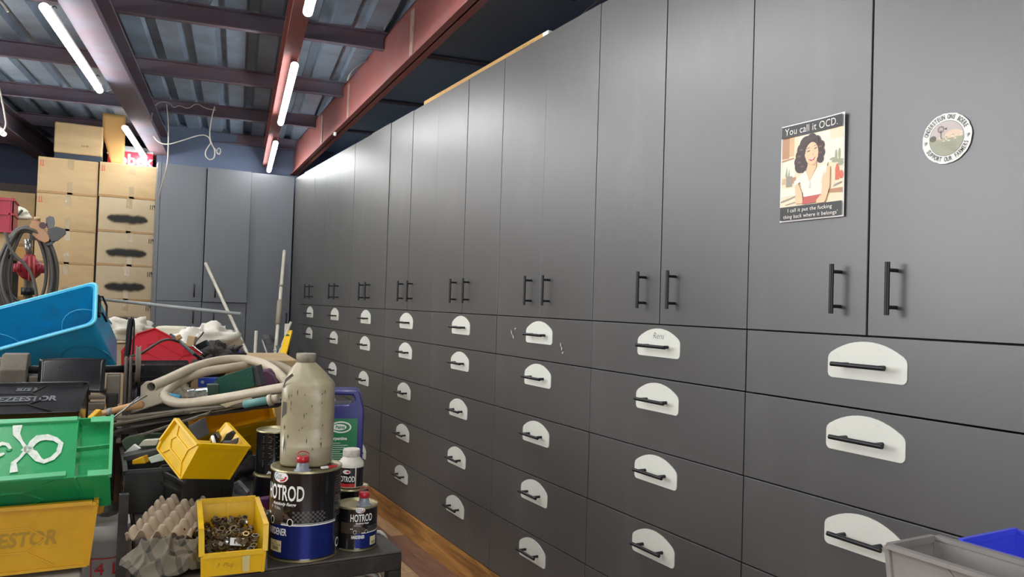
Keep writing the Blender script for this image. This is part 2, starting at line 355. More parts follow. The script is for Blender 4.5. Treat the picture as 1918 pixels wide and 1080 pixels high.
# joists across (C channels)
for k, y in enumerate((-4.9, -3.7, -2.5, -1.3, -.1, 1.1, 2.25, 3.45, 4.65, 5.86, 7.04, 8.2, 9.4)):
    mb = MB(); x0, x1 = -4.6, 1.55 + .09*(y-4)*0
    if y > 7.5: x1 = .9
    for a, b in (((y+.04, 2.95), (y+.045, 3.06)), ((y, 2.95), (y+.045, 2.956)), ((y, 3.052), (y+.045, 3.058))):
        lo = (a[0], a[1]); hi = (b[0], b[1])
        vv = [bl(x, yy, zz) for x in (x0, x1) for yy, zz in ((lo[0],lo[1]),(hi[0],lo[1]),(hi[0],hi[1]),(lo[0],hi[1]))]
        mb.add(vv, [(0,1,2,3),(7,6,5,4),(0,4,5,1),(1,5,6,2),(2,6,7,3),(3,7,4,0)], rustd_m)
    o = mb.build('ceiling_joist'); tag(o, 'dull red-brown steel joist crossing under the corrugated roof deck', 'ceiling joist', 'steel joists under the deck')
def beam(xc, wd, z0, z1, m, label, y0=-5, y1=10.9, X=EX, Y=EY):
    mb = MB()
    def bx(xa, xb, za, zb):
        vv = [X*x+Y*y+EZ*zz for y in (y0, y1) for x, zz in ((xa,za),(xb,za),(xb,zb),(xa,zb))]
        mb.add(vv, [(0,1,2,3),(7,6,5,4),(0,4,5,1),(1,5,6,2),(2,6,7,3),(3,7,4,0)], m)
    bx(xc-wd/2, xc+wd/2, z0, z0+.01); bx(xc-.005, xc+.005, z0+.01, z1-.01); bx(xc-wd/2, xc+wd/2, z1-.01, z1)
    o = mb.build('roof_beam'); tag(o, label, 'roof beam'); return o
beam(.232, .085, 2.76, 2.95, rust_m, 'narrow red-brown roof beam carrying the middle row of tube lights')
beam(-.77, .15, 2.76, 2.95, rustd_m, 'wider dull red roof beam beside the left row of tube lights, above the box stacks')
beam(-1.95, .15, 2.76, 2.95, rustd_m, 'leftmost roof beam, cut by the left edge of the picture')
# red girder beside the cabinets
g = thing('roof_girder', 'deep red-oxide steel girder running beside the tops of the long cabinet wall', 'girder')
mb = MB()
def gbx(xa, xb, za, zb, y0=-4.6, y1=9.6, m=rust_m):
    vv = [GX*x+GY*y+EZ*zz for y in (y0, y1) for x, zz in ((xa,za),(xb,za),(xb,zb),(xa,zb))]
    mb.add(vv, [(0,1,2,3),(7,6,5,4),(0,4,5,1),(1,5,6,2),(2,6,7,3),(3,7,4,0)], m)
gbx(1.155, 1.163, 2.7, 3.03); gbx(1.12, 1.20, 2.7, 2.708); gbx(1.155, 1.20, 3.02, 3.03)
mb.build('channel', g)
for y in (3.95, 5.55, 6.6):
    mb = MB(); gbx(1.148, 1.156, 2.712, 2.99, y, y+.055, mat('bare_plaster_patch', '#a98d82', .6, dirt='#7c4a44', dirt_amt=.6, dscale=20)); mb.build('joint_plate', g)
mb = MB(); p = GX*1.125+GY*5.9+EZ*2.695; mb.lathe([(.006,-.03),(.012,-.02),(.012,0)], white_m, c=p, n=10); mb.bar(p+EZ*-.02, p+GY*.06+EZ*-.01, .012, .01, steel_m); mb.build('pipe_clip', g)

# ------------------------------------------------------------------ tube lights
TL = (1, .985, .95)
glow_m = mat('lit_tube_diffuser', '#ffffff', .4, emit=((.97, .985, 1.0, 1), TUBE_POWER))
cap_m = mat('white_end_cap', '#dcdcd8', .4, emit=((.93, .97, 1.0, 1), 2.0))
def tube_mesh():
    mb = MB(); n = 18; r = .020
    ring = [(r*1.05*math.cos(PI/2+.75+(2*PI-1.5)*i/n), r*math.sin(PI/2+.75+(2*PI-1.5)*i/n)) for i in range(n+1)]
    vs = [Vector((x, y, z)) for y in (-.70, .70) for x, z in ring]; k = n+1
    mb.add(vs, [(i, i+1, k+i+1, k+i) for i in range(n)], glow_m, True); return mb.mesh('diffuser')
def cap_mesh():
    mb = MB(); n = 16; r = .0215
    ring = [(r*1.05*math.cos(2*PI*i/(n+1)), r*math.sin(2*PI*i/(n+1))) for i in range(n+1)]
    for y0, y1 in ((0, .045),):
        vs = [Vector((x, y, z)) for y in (y0, y1) for x, z in ring]; k = n+1
        mb.add(vs, [(i, i+1, k+i+1, k+i) for i in range(n)] + [tuple(range(k)), tuple(range(k, 2*k))[::-1], (n, 0, k, k+n)], cap_m)
    return mb.mesh('end_cap')
def back_mesh():
    mb = MB(); mb.box((-.019, -.70, .012), (.019, .70, .026), white_m); return mb.mesh('backplate')
def hook_mesh():
    mb = MB(); mb.bar((0,0,.02), (0,0,.055), .004, .012, blk_m); mb.tube([(0,0,.05),(.012,0,.06),(.02,0,.05)], .003, blk_m, 6); return mb.mesh('hook')
tm, cm_, bm_, hm_ = tube_mesh(), cap_mesh(), back_mesh(), hook_mesh()
def tube_light(x, yc, label, z=2.70):
    t = thing('tube_light', label, 'tube light', bl(x, yc, z), (0, 0, -BA), 'hanging tube lights')
    inst('diffuser', tm, t); inst('backplate', bm_, t)
    inst('end_cap', cm_, t, (0, .70, 0)); inst('end_cap', cm_, t, (0, -.745, 0))
    inst('hook', hm_, t, (0, .6, 0)); inst('hook', hm_, t, (0, -.6, 0))
    return t
tube_light(-.885, 4.74, 'lit tube light at upper left, the longest-looking one, beside the left roof beam')
tube_light(-.885, 7.38, 'lit tube light just above the right-hand stack of boxes, in front of the red sign')
tube_light(.25, 2.8, 'lit tube light cut by the top edge, nearest of the middle row')
tube_light(.25, 5.13, 'lit tube light in the middle of the picture top, second of the middle row')
tube_light(.25, 7.40, 'lit tube light low at the far end of the middle row, above the corner cabinets')
tube_light(-1.92+.03, 6.66, 'tube light whose tip shows at the left edge under the leftmost roof beam')
for xx, yy in ((-.885, 2.4), (.25, .5), (-.885, .1), (.25, -1.8), (-.885, -2.2), (-1.89, 4.4), (-1.89, 2.1), (-3.0, 5.5), (-3.0, 2.0)):
    tube_light(xx, yy, 'tube light of the rows continuing out of the frame')

# ------------------------------------------------------------------ long cabinet wall
XW = 1.7; Y0 = 1.6403; UW = .7974
HZ = [1.352, 1.168, .921, .667, .414, .145]; HT = 2.597; GAP = .002
rc = random.Random(3)
def handle_mesh(L, name='handle'):
    mb = MB(); mb.tube([(-.036,0,-L/2), (-.036,0,L/2)], .006, blk_m, 14)
    for s in (-1, 1): mb.tube([(0,0,s*L*.35), (-.036,0,s*L*.35)], .0048, blk_m, 10)
    return mb.mesh(name)
def handle_mesh_h(L):
    mb = MB(); mb.tube([(-.034,-L/2,0), (-.034,L/2,0)], .006, blk_m, 14)
    for s in (-1, 1): mb.tube([(0,s*L*.34,0), (-.034,s*L*.34,0)], .0055, blk_m, 10)
    return mb.mesh('handle')
def plate_mesh():
    wv, hs, ht, rr = .111, .052, .097, .014
    pl = [(-wv+rr, 0), (wv-rr, 0)] + [(wv-rr+rr*math.sin(a), rr-rr*math.cos(a)) for a in (.5, 1.0, 1.57)]
    pl += [(wv, hs)]; R = (wv*.94)
    for i in range(0, 17):
        a = PI*i/16; pl.append((R*math.cos(a)*(1.0), hs+.009+(ht-hs-.009)*math.sin(a)**.85))
    pl += [(-wv, hs)] + [(-wv+rr-rr*math.sin(a), rr-rr*math.cos(a)) for a in (1.57, 1.0, .5)]
    mb = MB(); mx = axes((0,0,0), (0,-1,0), (0,0,1), (-1,0,0)); mb.prism(pl, .0022, plate_m, mx)
    return mb.mesh('label_plate')
def plate_mesh2():
    wv, hs, ht, rr = .111, .055, .097, .013
    pl = []
    for a in (0, .5, 1.05, 1.57): pl.append((wv-rr+rr*math.sin(a), rr-rr*math.cos(a)))
    pl.append((wv, hs-.004)); pl.append((wv-.003, hs+.004)); pl.append((wv-.010, hs+.011))
    for i in range(1, 12):
        t = i/12; x = (wv-.010)*(1-2*t); pl.append((x, hs+.011+(ht-hs-.011)*(1-(abs(1-2*t))**2.1)))
    pl.append((-wv+.010, hs+.011)); pl.append((-wv+.003, hs+.004)); pl.append((-wv, hs-.004))
    for a in (1.57, 1.05, .5, 0): pl.append((-wv+rr-rr*math.sin(a), rr-rr*math.cos(a)))
    mb = MB(); mx = axes((0,0,0), (0,-1,0), (0,0,1), (-1,0,0)); mb.prism(pl, .0022, plate_m, mx)
    return mb.mesh('label_plate')
hd, hh, pm = handle_mesh(.128), handle_mesh_h(.150), plate_mesh2()
def slab(name, y0, y1, z0, z1, m, parent, thick=.018, off=0.0, x=0.0):
    mb = MB(); mb.box((x-off, y0+GAP, z0+GAP), (x-off+thick, y1-GAP, z1-GAP), m)
    return mb.build(name, parent, bevel=.0012)
UL = {-1: 'nearest cabinet unit, at the right edge, with the poster and round sticker on its doors',
      0: 'cabinet unit with handwriting on its top drawer plate, left of the poster doors',
      1: 'cabinet unit with white scuff marks on its top drawer, third from the right edge',
      2: 'cabinet unit under the middle of the long flat carton, fourth from the right',
      3: 'cabinet unit standing fifth from the right edge, behind the small paint tin',
      4: 'cabinet unit standing sixth from the right edge, behind the purple jerry can',
      5: 'cabinet unit standing seventh from the right edge, next to last before the corner',
      6: 'last cabinet unit of the long wall, in the corner by the yellow spirit level'}
for k in range(-1, 7):
    y0 = Y0+k*UW; y1 = y0+UW
    t = thing('storage_cabinet', UL[k], 'cabinet', (XW, y0, 0), group='storage cabinets along the right wall')
    mb = MB()                                               # carcass: open-fronted box with sides
    for a, b in (((.019,0,.145),(.60,.016,HT-.004)), ((.019,UW-.016,.145),(.60,UW,HT-.004)), ((.585,.016,.145),(.60,UW-.016,HT-.004)),
                 ((.019,.016,.145),(.585,UW-.016,.161)), ((.019,.016,1.344),(.585,UW-.016,1.360))): mb.box(a, b, dark_m)
    mb.build('carcass', t)
    mb = MB(); mb.box((.019,.016,HT-.02), (.585,UW-.016,HT-.004), mat('chipboard_edge', '#b9b29c', .8)); mb.build('top_board', t)
    for i, zz in enumerate(HZ[:-1]):
        e = rc.uniform(-.0012, .0012)
        d = slab('drawer', 0, UW, HZ[i+1], zz, cab_m, t, off=e if not (k == 4 and i == 3) else .006)
        pz = (1.241 if i == 0 else HZ[i]-.113) + rc.uniform(-.0015, .0015)
        inst('label_plate', pm, d, (-e-.0002, UW*.5, pz)); inst('handle', hh, d, (-e-.002, UW*.5, pz+.037+rc.uniform(-.001,.001)))
        if k == 0 and i == 0:
            mb = MB(); text_on(mb, 'Rens', .030, ink_m, lambda x, y: Vector((-e-.0027, UW*.5-x-.0, pz+.071+y)), shear=.3, bold=-.0004); q = mb.build('handwriting', d)
    for s in (0, 1):
        e = rc.uniform(-.0012, .0012) + (.004 if k in (4,) and s == 0 else 0)
        ztop = HT + rc.uniform(-.002, .002)
        d = slab('door', UW/2*s, UW/2*(s+1), HZ[0], ztop, cab_m, t, off=e)
        inst('handle', hd, d, (-e, UW/2+(.078 if s else -.078), 1.47))
# corner filler, plinth
mb = MB(); mb.box((XW, Y0+7*UW+.002, .145), (XW+.018, 7.589, HT-.01), cab_m); o = mb.build('filler_panel', bevel=.001); tag(o, 'narrow grey filler panel between the last cabinet and the corner', 'panel'); 
mb = MB(); mb.box((XW-.002, Y0-UW, 0), (XW+.016, 7.589, .142), plinth_m); o = mb.build('plinth_board', bevel=.002); tag(o, 'golden brown wooden plinth board along the foot of the cabinets', 'plinth')
# plaster scuffs on the top drawer of unit 1
mb = MB(); sc_m = mat('white_scuff', '#b8b6ae', .9)
for cx, cy, a, L in ((958,622,2.0,.03),(961,630,2.1,.025),(965,615,.4,.018),(1050,645,1.8,.022),(1054,660,.6,.015),(1052,652,1.5,.018)):
    p = atx(cx, cy, XW-.0035); 
    flat_poly(mb, [(-.5*L, -.002), (0, -.004), (.5*L, 0), (.2*L, .003), (-.3*L, .003)], sc_m, lambda x, y: Vector((XW-.0035, p.y-(x*math.cos(a)-y*math.sin(a)), p.z+x*math.sin(a)+y*math.cos(a))))
u1 = [o for o in C.objects if o.get('label') == UL[1]][0]
o = mb.build('scuff_marks'); o.parent = u1; o.matrix_parent_inverse = Matrix.Translation(-u1.location)

# ------------------------------------------------------------------ cabinets across the back
YB = 7.589
def back_unit(x0, x1, label, split=True, hx=None, prot=0.0, side_l=False, bb=False):
    t = thing('tall_cupboard', label, 'cupboard', (x0, YB, 0), group='grey cupboards across the far end')
    W_ = x1-x0; mb = MB()
    for a, b in (((0,.019,0),(.016,.5,2.59)), ((W_-.016,.019,0),(W_,.5,2.59)), ((.016,.484,0),(W_-.016,.5,2.59)), ((.016,.019,2.574),(W_-.016,.484,2.59)), ((.016,.019,1.33),(W_-.016,.484,1.35)), ((.016,.019,0),(W_-.016,.484,.08))):
        mb.box(a, b, cab_b if a[0] == 0 and side_l else dark_m)
    mb.build('carcass', t)
    def dr(z0, z1, off, hz):
        mb = MB(); mb.box((.002, -off, z0+.002), (W_-.002, .018-off, z1-.002), cab_b); d = mb.build('door', t, bevel=.0012)
        if hx is not None:
            mb = MB(); mb.tube([(hx-x0,-.034-off,hz-.062), (hx-x0,-.034-off,hz+.062)], .006, blk_m, 12)
            for s in (-1, 1): mb.tube([(hx-x0,-off,hz+s*.045), (hx-x0,-.034-off,hz+s*.045)], .005, blk_m, 8)
            mb.build('handle', d)
    if split: dr(1.346, 2.6, prot, 1.45); dr(.08, 1.346, 0, 1.205)
    else:
        dr(.08, 2.6, prot, 1.2)
    return t
back_unit(.497, .884, 'leftmost grey cupboard at the far end, beside the cardboard boxes', hx=.812, side_l=True)
back_unit(.886, 1.281, 'middle grey cupboard at the far end with its upper door standing slightly proud', hx=.990, prot=.03)
back_unit(1.283, 1.690, 'right grey cupboard at the far end, one plain full-height door by the corner', split=False, hx=1.655)
mb = MB(); mb.box((.467, YB-.002, 0), (.4955, YB+.2, 2.605), cab_b); o = mb.build('end_panel', bevel=.001); tag(o, 'grey end panel closing the left side of the far cupboards', 'panel')

# ------------------------------------------------------------------ poster
pw_, ph_ = .212, .272; P0 = Vector((XW-.004, 1.522, 1.659))
bend = lambda u, v: -.004*math.exp(-((u-1)**2)/.05)*(.4+v) - .003*math.exp(-((v)**2)/.02)*math.sin(u*3) - .0012
def pp(x, y, dz=0.0):
    u = x/100; v = y/128.3
    return Vector((P0.x+bend(u, v)-dz, P0.y-u*pw_, P0.z+v*ph_))
t = thing('poster', 'poster of a smiling woman with black text bands, stuck on a grey door', 'poster', P0)
cen = Vector(P0)
def pbuild(mb, name, par): o = mb.build(name); o.data.transform(Matrix.Translation(-cen)); o.parent = par; return o
pc = {n: mat('print_'+n, c, .45, var=.03) for n, c in dict(edge='#e9e6df', black='#2a2a2a', cream='#ecdcb8', pale='#f2ead2', brown='#b98a62', tan='#d8b184', hair='#3b2523', hair2='#6e4840', skin='#ecc59a', skin2='#d9a377', lip='#c04a40', blouse='#ece6d6', blouse2='#d9cfba', skirt='#c2574a', leaf='#a3a486', orange='#d9694a', grey='#9a8f80', ivory='#f4efe2').items()}
mb = MB(); mb.grid(lambda u, v: pp(u*100, v*128.3), 20, 24, pc['edge']); pbuild(mb, 'paper', t)
mb = MB(); Z = [.0004]
def lay(c, poly, sub=2):
    Z[0] += .00006; z_ = Z[0]; flat_poly(mb, poly, pc[c], lambda x, y: pp(x, y, z_), sub)
lay('cream', rect(2,19,98,112), 4)
lay('brown', rect(2,84,14,112)); lay('tan', rect(14,86,22,112)); lay('pale', rect(30,70,98,112), 3); lay('cream', rect(78,98,98,112))
lay('pale', [(6,60),(22,58),(30,75),(20,84),(4,78)]); lay('brown', [(2,80),(22,82),(22,84),(2,82.5)])
lay('leaf', ell(90,70,9,2.2)); lay('leaf', ell(88,76,2,8)); lay('leaf', ell(93,78,2,7)); lay('leaf', ell(84,73,6,1.8)); lay('leaf', ell(95,66,4,3))
lay('grey', rect(10,46,20,60)); lay('tan', rect(3,50,9,58)); lay('brown', rect(20,50,26,58)); lay('leaf', [(8,60),(11,74),(12,60)]); lay('leaf', [(12,60),(15,70),(16,60)])
lay('orange', [(87,46),(93,46),(93,60),(91,66),(89,66),(87,60)]); lay('orange', ell(96,52,3,5))
lay('pale', rect(2,34,40,44)); lay('grey', [(2,26),(40,35),(40,36.5),(2,28)]); lay('brown', [(70,32),(98,30),(98,36),(70,36)]); lay('grey', [(84,38),(97,42),(97,43.5),(86,41)]); lay('grey', [(10,22),(30,25),(30,26),(10,23)])
for a, b, r_ in ((42,98,11),(36,92,9),(33,85,8),(31,77,8),(33,71,9),(39,69,8),(50,103,8),(58,101,6),(63,93,7),(65,84,6),(64,76,5),(44,90,14)): lay('hair', ell(a,b,r_,r_*1.0))
for a, b in ((34,92),(31,84),(31,76),(36,70),(47,104),(64,92),(64,84)): lay('hair2', ell(a,b,2.6,1.3))
lay('skin', [(42,62),(46,74),(58,72),(58,62),(56,48),(44,46)]); lay('skin2', [(44,72),(56,68),(59,74),(50,76)])
lay('skin', ell(51,85,10.2,14.5)); lay('skin', [(41,80),(40,85),(42,88)])
lay('hair', [(40,92),(46,100),(57,101),(62,95),(60,104),(50,107),(41,102)])
lay('black', [(43.5,88.5),(48.5,89.6),(48,88.4),(44,87.4)]); lay('black', [(54.5,90.5),(59,92),(58.8,90.8),(55,89.6)]); lay('hair2', [(43,92),(48,93.6),(48,93),(43.4,91.2)]); lay('hair2', [(54,94.5),(59.5,95.4),(59.4,94.8),(54.4,93.8)])
lay('skin2', [(51.5,83),(54,82.2),(53.4,86)]); lay('lip', [(46,77.5),(50,75),(55,76.2),(57.5,80),(52,78.4)]); lay('ivory', [(47.5,77.4),(52,76.8),(56.3,79),(52,78.2)])
lay('skin', [(27,22),(39,22),(37,36),(31,48),(26,50),(26,44)]); lay('skin', [(61,22),(74,22),(80,40),(80,64),(72,66),(68,50),(66,34)])
lay('blouse', [(30,56),(42,64),(49,50),(60,66),(76,70),(74,58),(68,52),(68,36),(66,30),(40,30),(38,38),(34,50),(24,46),(24,52)], 2)
lay('blouse2', [(47,40),(50,50),(52,40)]); lay('blouse2', [(66,44),(70,58),(72,60),(69,48)]); lay('skin', [(44,62),(49,48),(57,64)])
lay('skirt', [(40,30),(67,31),(72,22),(38,20.5)]); lay('skin', [(60,20),(73,20),(74,28),(66,30),(60,24)])
lay('black', rect(2,111.5,98,126.3), 3); lay('black', rect(2,2,98,19.5), 3)
pbuild(mb, 'picture', t)
mb = MB(); Z[0] += .0012; zt = Z[0]
text_on(mb, 'You call it OCD.', 13.2, pc['ivory'], lambda x, y: pp(50+x, 118.4+y, zt), squeeze=.88, spacing=1.05)
text_on(mb, 'I call it put the fucking', 7.0, pc['ivory'], lambda x, y: pp(50+x, 14+y, zt), squeeze=1.0, spacing=1.08)
text_on(mb, "thing back where it belongs'", 7.0, pc['ivory'], lambda x, y: pp(51+x, 5.9+y, zt), squeeze=.98, spacing=1.08)
pbuild(mb, 'lettering', t)
# ------------------------------------------------------------------ sticker
S0 = Vector((XW-.0028, 1.045, 1.815)); t = thing('round_sticker', 'round white farmers sticker with a windmill, on the rightmost grey door', 'sticker', S0)
def sp_(x, y, dz=0): return Vector((S0.x-dz, S0.y-x*.0582, S0.z+y*.0582))
def sbuild(mb, name): o = mb.build(name); o.data.transform(Matrix.Translation(-S0)); o.parent = t; return o
rs_ = random.Random(5)
mb = MB(); flat_poly(mb, [(math.cos(a)*(1+rs_.uniform(-.018,.012)), math.sin(a)*(1+rs_.uniform(-.018,.012))) for a in [2*PI*i/48 for i in range(48)]], mat('sticker_white', '#deded6', .35), lambda x, y: sp_(x, y, 0)); sbuild(mb, 'disc')
mb = MB(); fl = lambda z_: (lambda x, y: sp_(x, y, z_))
sky, sky2, fld, fld2 = mat('print_mauve_sky', '#bdb0a8', .4), mat('print_peach_sky', '#d9bfa4', .4), mat('print_field', '#98997f', .4), mat('print_field_dark', '#85876c', .4)
flat_poly(mb, ell(0,0,.70,.70,40), mat('print_outline', '#77766e', .5), fl(.0002)); flat_poly(mb, ell(0,0,.68,.68,40), sky, fl(.0003))
flat_poly(mb, ell(.28,.1,.36,.2), sky2, fl(.0004)); flat_poly(mb, [(.68*math.cos(PI+PI*i/20), .68*math.sin(PI+PI*i/20)) for i in range(21)], fld, fl(.0005))
for i in range(7): flat_poly(mb, [(-.5+i*.08,-.2-.05*i),(-.1+i*.09,-.16-.06*i),(.4,-.2-.05*i),(.4,-.215-.05*i),(-.1+i*.08,-.19-.06*i)], fld2, fl(.0006))
for i in range(26): 
    cx, cy = rs_.uniform(-.6,.6), rs_.uniform(-.12,.1); cy += cx*.12; a_ = rs_.uniform(-.6,.6)
    flat_poly(mb, [(cx+ (u_*math.cos(a_)-v_*math.sin(a_)), cy+(u_*math.sin(a_)+v_*math.cos(a_))) for u_, v_ in ((-.07,0),(0,.025),(.07,.01),(.02,-.02))], mat('print_cream', '#e6e1cd', .4), fl(.0007))
pk = mat('print_dark', '#4b4742', .5)
for i in range(14):
    a = 2*PI*i/14; c0 = (-.22, .38); flat_poly(mb, [(c0[0]+.06*math.cos(a-.1), c0[1]+.06*math.sin(a-.1)), (c0[0]+.14*math.cos(a-.15), c0[1]+.14*math.sin(a-.15)), (c0[0]+.14*math.cos(a+.15), c0[1]+.14*math.sin(a+.15))], pk, fl(.0008))
flat_poly(mb, rect(-.23,.02,-.20,.36), pk, fl(.0008)); flat_poly(mb, [(-.1,.38),(.02,.43),(.02,.33)], pk, fl(.0008)); flat_poly(mb, ell(-.54,.05,.14,.12), mat('print_bush', '#5e5c4c', .5), fl(.00075))
sbuild(mb, 'picture')
mb = MB()
def arc_text(txt, rad, a0, a1, flip):
    n = len(txt)
    for i, ch in enumerate(txt):
        if ch == ' ': continue
        a = a0+(a1-a0)*(i+.5)/n; vs, fs = text_geo(ch, .25, squeeze=.62, bold=.004)
        c_, s_ = math.cos(a), math.sin(a); tx, ty = (s_, -c_) if not flip else (-s_, c_); ux, uy = (c_, s_) if not flip else (-c_, -s_)
        mb.add([sp_(c_*rad+x*tx+y*ux, s_*rad+x*ty+y*uy, .0008) for x, y in vs], fs, pk)
arc_text('ONDERSTEUN ONS BOERE', .84, math.radians(168), math.radians(22), False)
arc_text('SUPPORT OUR FARMERS', .84, math.radians(207), math.radians(345), True)
for cx, cy in ((.84,-.02),(-.86,-.1)):
    for a in (-.8,-.3,.3,.8): flat_poly(mb, [(cx,cy-.08),(cx+.1*math.sin(a),cy+.1*math.cos(a)),(cx+.1*math.sin(a)+.02,cy+.1*math.cos(a)-.03)], pk, fl(.0009))
sbuild(mb, 'lettering')

# ------------------------------------------------------------------ long carton on top of the cabinets
t = thing('flat_carton', 'long flat cardboard carton lying on top of the cabinets', 'carton', (1.78, 3.0, HT))
mb = MB(); mb.box((0,0,0), (.24,1.47,.075), cardo_m); mb.build('carton_body', t, bevel=.003)
mb = MB(); mb.box((-.0006,.68,.0), (0,.78,.045), white_m)
text_on(mb, 'IIII II', .018, ink_m, lambda x, y: Vector((-.0012, .73-x, .03+y))); mb.build('shipping_label', t)
mb = MB()
for i in range(3):
    yc = .12+i*.065; f_ = lambda x, y: Vector((-.0008, yc-x, .037+y))
    for a, b in (((-.02,-.025),(.02,-.0235)),((-.02,.0235),(.02,.025)),((-.02,-.025),(-.0185,.025)),((.0185,-.025),(.02,.025))): flat_poly(mb, rect(*a, *b), ink_m, f_)
    if i == 0: flat_poly(mb, [(-.009,.018),(.009,.018),(.006,.004),(.0015,-.002),(.0015,-.014),(.007,-.018),(-.007,-.018),(-.0015,-.014),(-.0015,-.002),(-.006,.004)], ink_m, f_)
    elif i == 1:
        for s in (-1, 1): flat_poly(mb, rect(s*.007-.001,-.015,s*.007+.001,.008), ink_m, f_); flat_poly(mb, [(s*.007-.005,.008),(s*.007+.005,.008),(s*.007,.017)], ink_m, f_)
    else: flat_poly(mb, [(-.012,.004),(0,.014),(.012,.004),(.002,.004),(.002,-.014),(-.001,-.014),(-.001,.004)], ink_m, f_)
mb.build('handling_marks', t)
mb = MB(); mb.box((0,0,0),(.05,.05,.035), white_m); o = mb.build('foam_block', bevel=.004); o.location = (1.725, 2.88, HT); tag(o, 'small white foam block on the cabinet tops at the near end of the flat carton', 'foam block')
mb = MB(); pts = chaikin([(1.85,2.85,HT+.02),(1.84,2.8,HT+.1),(1.9,2.72,HT+.16),(1.86,2.62,HT+.18),(1.9,2.55,HT+.1),(1.82,2.45,HT+.03)], 3); mb.tube(pts, .006, cable_m, 6)
o = mb.build('black_cable'); tag(o, 'loose dark cable curling on top of the cabinets near the carton end', 'cable')
# ------------------------------------------------------------------ cardboard boxes at the far left
def carton(name_label, x0, x1, y, z0, z1, m, depth=.45, style='tape', group='stacked cardboard boxes', tilt=0, name='cardboard_box', seed=0):
    r = random.Random(seed)
    t = thing(name, name_label, 'box', ((x0+x1)/2, y+depth/2, z0), (0, 0, tilt), group)
    w_, h_ = x1-x0, z1-z0
    mb = MB(); mb.box((-w_/2, -depth/2, .001), (w_/2, depth/2, h_-.001), m); mb.build('box_body', t, bevel=.006)
    F = lambda x, y_: Vector((x*w_/2, -depth/2-.0012, y_*h_))
    mb = MB()
    if style in ('tape', 'spray'):
        cx = r.uniform(.02, .12); s = .10
        a = tape_m
        flat_poly(mb, [(cx-s,.72),(cx+s*1.1,.70),(cx+s,1.0),(cx-s,1.0)], a, F); flat_poly(mb, [(cx-s*.8,0),(cx+s*.9,0),(cx+s*.8,.36),(cx-s,.33)], a, F)
        flat_poly(mb, [(-1,0),(1,0),(1,.05),(-1,.07)], tapeb_m, F)
        mb.build('packing_tape', t)
    if style == 'spray':
        mb = MB(); G_ = lambda x, y_: Vector((x*w_/2, -depth/2-.0026, y_*h_))
        y_ = .40; dy = [r.uniform(-.018,.018) for _ in range(13)]
        for kk, (mm, gw, ex) in enumerate(((mist_m, 1.8, .07), (mist2_m, 1.35, .035), (spray_m, .95, 0))):
            f_ = (lambda o_: (lambda x, y_2: Vector((x*w_/2, -depth/2-.0026-o_, y_2*h_))))(kk*.0005)
            up = [(-.66-ex+i*(1.32+2*ex)/12, y_+dy[i]+.085*gw*(1-abs(i-6)**6/62000)) for i in range(13)]; lo = [(-.66-ex+i*(1.32+2*ex)/12, y_+dy[i]-.085*gw*(1-abs(i-6)**6/62000)) for i in range(12,-1,-1)]
            flat_poly(mb, lo+up, mm, f_)
        mb.build('sprayed_out_patch', t)
        mb = MB()
        for q in (-.02, .05): flat_poly(mb, rect(.80+q-.012, .72, .80+q+.012, .86), ink_m, G_)
        flat_poly(mb, [(.88,.86),(.96,.86),(.94,.80),(.925,.78),(.925,.73),(.95,.72),(.89,.72),(.915,.73),(.915,.78),(.9,.80)], ink_m, G_)
        mb.build('handling_marks', t)
    if style in ('tape',) and seed % 2 == 0:
        mb = MB(); G_ = lambda x, y_: Vector((x*w_/2, -depth/2-.0026, y_*h_))
        for q in (0, .07): flat_poly(mb, rect(-.92+q, .76, -.9+q, .9), redl_m, G_)
        flat_poly(mb, rect(-.94, .74, -.80, .755), redl_m, G_); mb.build('handling_marks', t)
    return t
zs = [2.585, 2.272, 1.955, 1.65, 1.335, 1.02, .70, .38, 0.0]
nm = ['top', 'second', 'third', 'fourth', 'fifth', 'sixth']
for i in range(8):
    if i == 0: carton('plain cardboard box at the top of the right-hand stack, under the red sign', .005, .480, 7.8, zs[1], zs[0], cardo_m if False else card_m, seed=2)
    else: carton('taped cardboard box in the right-hand stack with a black sprayed-out patch, %s' % (['']+[q+' from the top' for q in ('second','third','fourth','fifth','sixth','seventh')]+['lowest'])[i], .012, .484, 7.8, zs[i+1], zs[i], cardp_m, style='spray', seed=i)
za = [2.580, 2.262, 1.938, 1.645, 1.33, 1.0, .68, .36, 0.0]
for i in range(8):
    carton('brown taped box of the stack left of the sprayed boxes, %s from the top' % (['first','second','third','fourth','fifth','sixth','seventh','eighth'][i]), -.468, -.004, 7.82, za[i+1], za[i], card_m, seed=11+2*i+1)
# lower row further left
zl = [2.29, 1.80, 1.32, .88, .44, 0]
for i in range(5):
    carton('wide cardboard box at the left edge behind the red crate, %s' % (['topmost','second from the top','third from the top','fourth from the top','lowest'][i]), -1.25, -.50, 8.2, zl[i+1], zl[i], cardo_m if i == 1 else card_m, style='tape', seed=31+2*i)
t = thing('cardboard_box', 'single brown cardboard box lying on top of the left-hand stack of boxes', 'box', (-.165, 8.05, 2.585), (0,0,-.02))
mb = MB(); mb.box((-.185,-.18,0),(.19,.18,.05), mat('dark_blue_grey_card', '#2a3440', .8)); mb.build('dark_base', t, bevel=.004)
mb = MB(); mb.box((-.19,-.19,.05),(.19,.19,.325), card_m); mb.build('box_body', t, bevel=.012)
mb = MB(); text_on(mb, 'ILU-SB', .02, ink_m, lambda x, y: Vector((.05+x, -.1915, .13+y))); mb.build('small_print', t)
